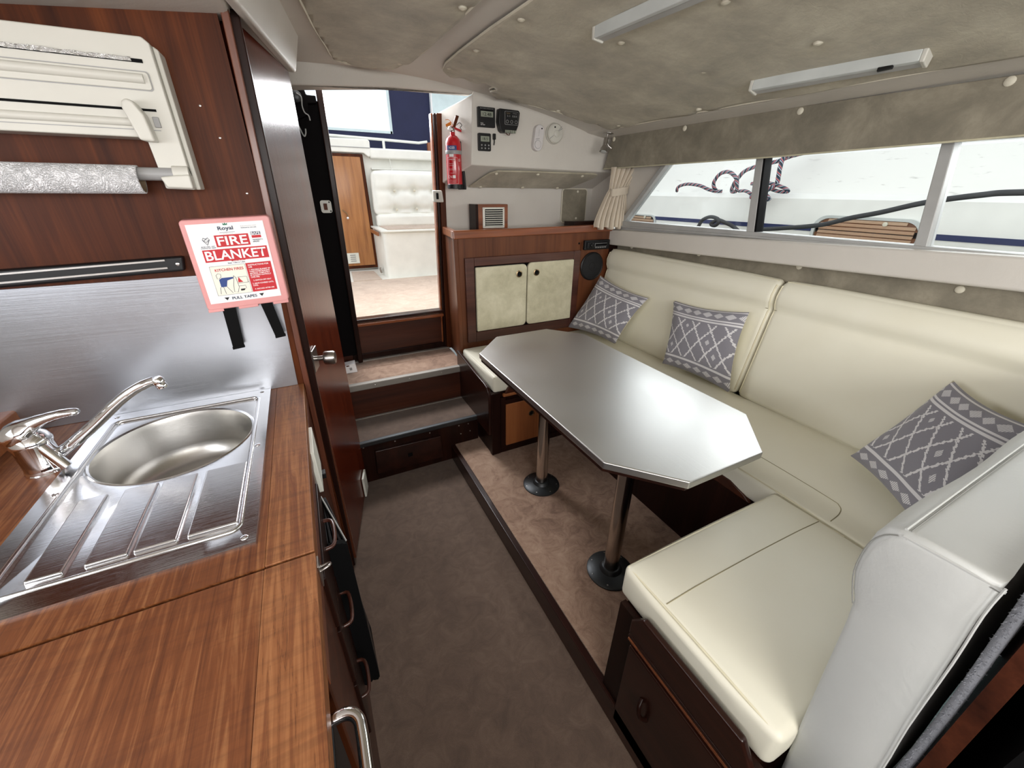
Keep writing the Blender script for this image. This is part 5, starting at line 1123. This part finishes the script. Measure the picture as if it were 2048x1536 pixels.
box('cloth', (-.3, 4.93, 1.80), (1.065, 4.945, 2.035), 'navy', cn)
box('cloth', (-.3, 4.93, 2.62), (1.065, 4.945, 2.75), 'navy', cn)
box('window_binding', (-.3, 4.925, 2.030), (1.07, 4.935, 2.052), 'clearp', cn); box('window_binding', (1.052, 4.925, 2.03), (1.075, 4.935, 2.62), 'clearp', cn)
box('clear_window', (-.3, 4.934, 2.04), (1.065, 4.938, 2.62), 'glass', cn)
sp_ = thing('cockpit_side_screen', 'pale grey window edge seen above the fire extinguisher', 'screen', (1.6, 4.9, 2.0))
box('panel', (1.502, 4.90, 1.8), (2.2, 4.93, 2.8), 'clearp', sp_); box('edge', (1.50, 4.895, 1.8), (1.515, 4.90, 2.8), 'inkw', sp_)
tag(box('oak_capping', (1.40, 4.78, 1.80), (1.47, 4.83, 1.96), 'midw', bevel=.01), 'small wooden post at the right end of the cockpit rail', 'post')
# ================================================================ NEIGHBOURING BOAT
nbt = thing('motor_boat', 'white motor boat moored alongside, filling the view through the windows', 'boat', (3.1, 1.5, -.2))
prism('hull', [(3.35, -.4), (3.05, .6), (3.0, 1.15), (2.995, 1.30), (3.005, 1.47), (3.03, 1.50), (3.25, 1.506), (3.25, .2)], 'Y', -6, 9, 'hull', nbt)
m_ = nbt.children[-1] if nbt.children else None
hexa('rub_stripe', [(2.992, 9, 1.222), (3.01, 9, 1.222), (3.01, -6, 1.34), (2.992, -6, 1.34)], [(2.992, 9, 1.250), (3.01, 9, 1.250), (3.01, -6, 1.37), (2.992, -6, 1.37)], 'stripe', nbt)
mesh('coachroof', [(3.10, -6, 1.50), (3.10, 9, 1.50), (3.26, 9, 1.74), (3.26, -6, 1.74), (3.42, 9, 1.79), (3.42, -6, 1.79), (5.2, 9, 1.95), (5.2, -6, 1.95), (5.2, 9, 1.4), (5.2, -6, 1.4)], [(0, 1, 2, 3), (3, 2, 4, 5), (5, 4, 6, 7), (7, 6, 8, 9)], 'hullw', nbt)
def porthole(yc, zc, w, h):
    p = bpy.data.objects.new('porthole', None); COL.objects.link(p); p.parent = nbt; p.matrix_parent_inverse = Matrix.Translation(-Vector(nbt.location))
    r = h*.42; P0 = rrect(yc-w/2, zc-h/2, yc+w/2, zc+h/2, r, 8)
    X = 2.98
    vs = [(X, a, b) for a, b in P0]+[(X, yc+(a-yc)*.93, zc+(b-zc)*.84) for a, b in P0]+[(X+.05, yc+(a-yc)*.92, zc+(b-zc)*.82) for a, b in P0]+[(X+.03, a, b) for a, b in P0]
    n = len(P0); fs = []
    for a, b in ((0, 1), (1, 2), (0, 3)):
        for k in range(n): fs.append((a*n+k, a*n+(k+1) % n, b*n+(k+1) % n, b*n+k))
    mesh('frame', vs, fs, 'lens', p, True, sharp=40)
    prism('recess', [(yc+(a-yc)*.94, zc+(b-zc)*.85) for a, b in P0], 'X', X+.012, X+.016, 'midw', p)
    k = 0; z = zc-h*.40
    while z < zc+h*.36:
        ww = w*.86*(1 if abs(z-zc) < h*.22 else .82)
        box('blind_slat', (X+.004, yc-ww/2, z), (X+.012, yc+ww/2, z+.017), 'slat', p, rot=Matrix.Rotation(.35, 3, 'Y')); z += .0225
    lathe('catch', [(.012, 0), (.012, .008), (.002, .01)], (X+.002, yc-w*.18, zc+h*.33), 'btn', p, direction=(-1, 0, 0), n=12)
    prism('pane', [(yc+(a-yc)*.93, zc+(b-zc)*.84) for a, b in P0], 'X', X-.001, X+.001, 'glass', p)
porthole(1.285, 1.285, .56, .19); porthole(3.14, 1.24, .42, .14); porthole(-.9, 1.33, .56, .19)
def rope(name, label, pts, r, mat, cl=None):
    o = tube(name, smoothpath(pts, 8), r, mat, None, 10, uv=26); return tag(o, label, 'rope')
rope('mooring_rope', 'low loop of braided mooring rope on the deck edge of the other boat, leftmost', [(2.99, 2.74, 1.512), (2.95, 2.706, 1.522), (2.95, 2.693, 1.545), (2.95, 2.64, 1.56), (2.95, 2.578, 1.563), (2.95, 2.476, 1.551), (2.96, 2.40, 1.525), (2.97, 2.34, 1.512), (3.0, 2.30, 1.512)], .012, 'rope')
rope('mooring_rope', 'round loop of braided mooring rope rising left of the first window post', [(2.98, 2.33, 1.512), (2.95, 2.335, 1.53), (2.93, 2.338, 1.572), (2.93, 2.299, 1.629), (2.93, 2.224, 1.640), (2.93, 2.153, 1.596), (2.94, 2.140, 1.54), (2.97, 2.16, 1.513), (2.96, 2.19, 1.514), (2.94, 2.17, 1.56), (2.94, 2.145, 1.60), (2.94, 2.105, 1.643), (2.96, 2.03, 1.672), (3.02, 1.93, 1.70), (3.08, 1.88, 1.73), (3.2, 1.82, 1.76)], .013, 'rope')
rope('mooring_rope', 'braided mooring rope hanging straight down just right of the first window post', [(3.2, 1.74, 1.77), (3.05, 1.79, 1.745), (2.97, 1.86, 1.72), (2.94, 1.856, 1.66), (2.94, 1.85, 1.60), (2.94, 1.85, 1.56), (2.93, 1.88, 1.53), (2.92, 1.93, 1.50), (2.92, 2.0, 1.475)], .014, 'rope')
rope('mooring_rope', 'knotted cluster of blue and pink rope on the gunwale right of the first window post', [(2.92, 2.02, 1.56), (2.93, 1.95, 1.566), (2.93, 1.88, 1.56), (2.95, 1.80, 1.535), (2.96, 1.77, 1.513), (2.96, 1.84, 1.514), (2.94, 1.92, 1.54), (2.92, 1.96, 1.555), (2.92, 1.90, 1.50), (2.91, 1.85, 1.465), (2.91, 1.90, 1.462), (2.91, 1.96, 1.48), (2.93, 2.05, 1.513), (2.95, 2.12, 1.513)], .011, 'rope')
rope('mooring_rope', 'thin rope end dangling below the knot on the gunwale', [(2.92, 1.94, 1.50), (2.92, 1.93, 1.45), (2.925, 1.93, 1.39), (2.93, 1.93, 1.32), (2.94, 1.93, 1.24)], .006, 'rope')
rope('mooring_line', 'long black mooring line sloping across the middle and right windows', [(3.0, -1.6, 1.51), (2.8, -.8, 1.515), (2.6, .2, 1.517), (2.6, .63, 1.512), (2.6, .75, 1.501), (2.6, .918, 1.468), (2.6, 1.074, 1.419), (2.6, 1.194, 1.387), (2.6, 1.326, 1.344), (2.6, 1.54, 1.31), (2.6, 1.692, 1.288), (2.6, 1.80, 1.24), (2.55, 1.9, 1.15)], .012, 'ropeb')
rope('mooring_line', 'coil of black mooring line low in the left window', [(2.8, 2.32, 1.22), (2.8, 2.29, 1.265), (2.8, 2.265, 1.311), (2.8, 2.203, 1.336), (2.79, 2.13, 1.328), (2.79, 2.113, 1.30), (2.8, 2.15, 1.278), (2.81, 2.19, 1.29), (2.8, 2.13, 1.318), (2.8, 2.066, 1.305), (2.8, 2.0, 1.285), (2.8, 1.936, 1.25), (2.8, 1.88, 1.2)], .013, 'ropeb')
struct(box('ground_water', (-30, -30, -.5), (30, 40, -.45), 'water'))
SC.view_layers[0].update()
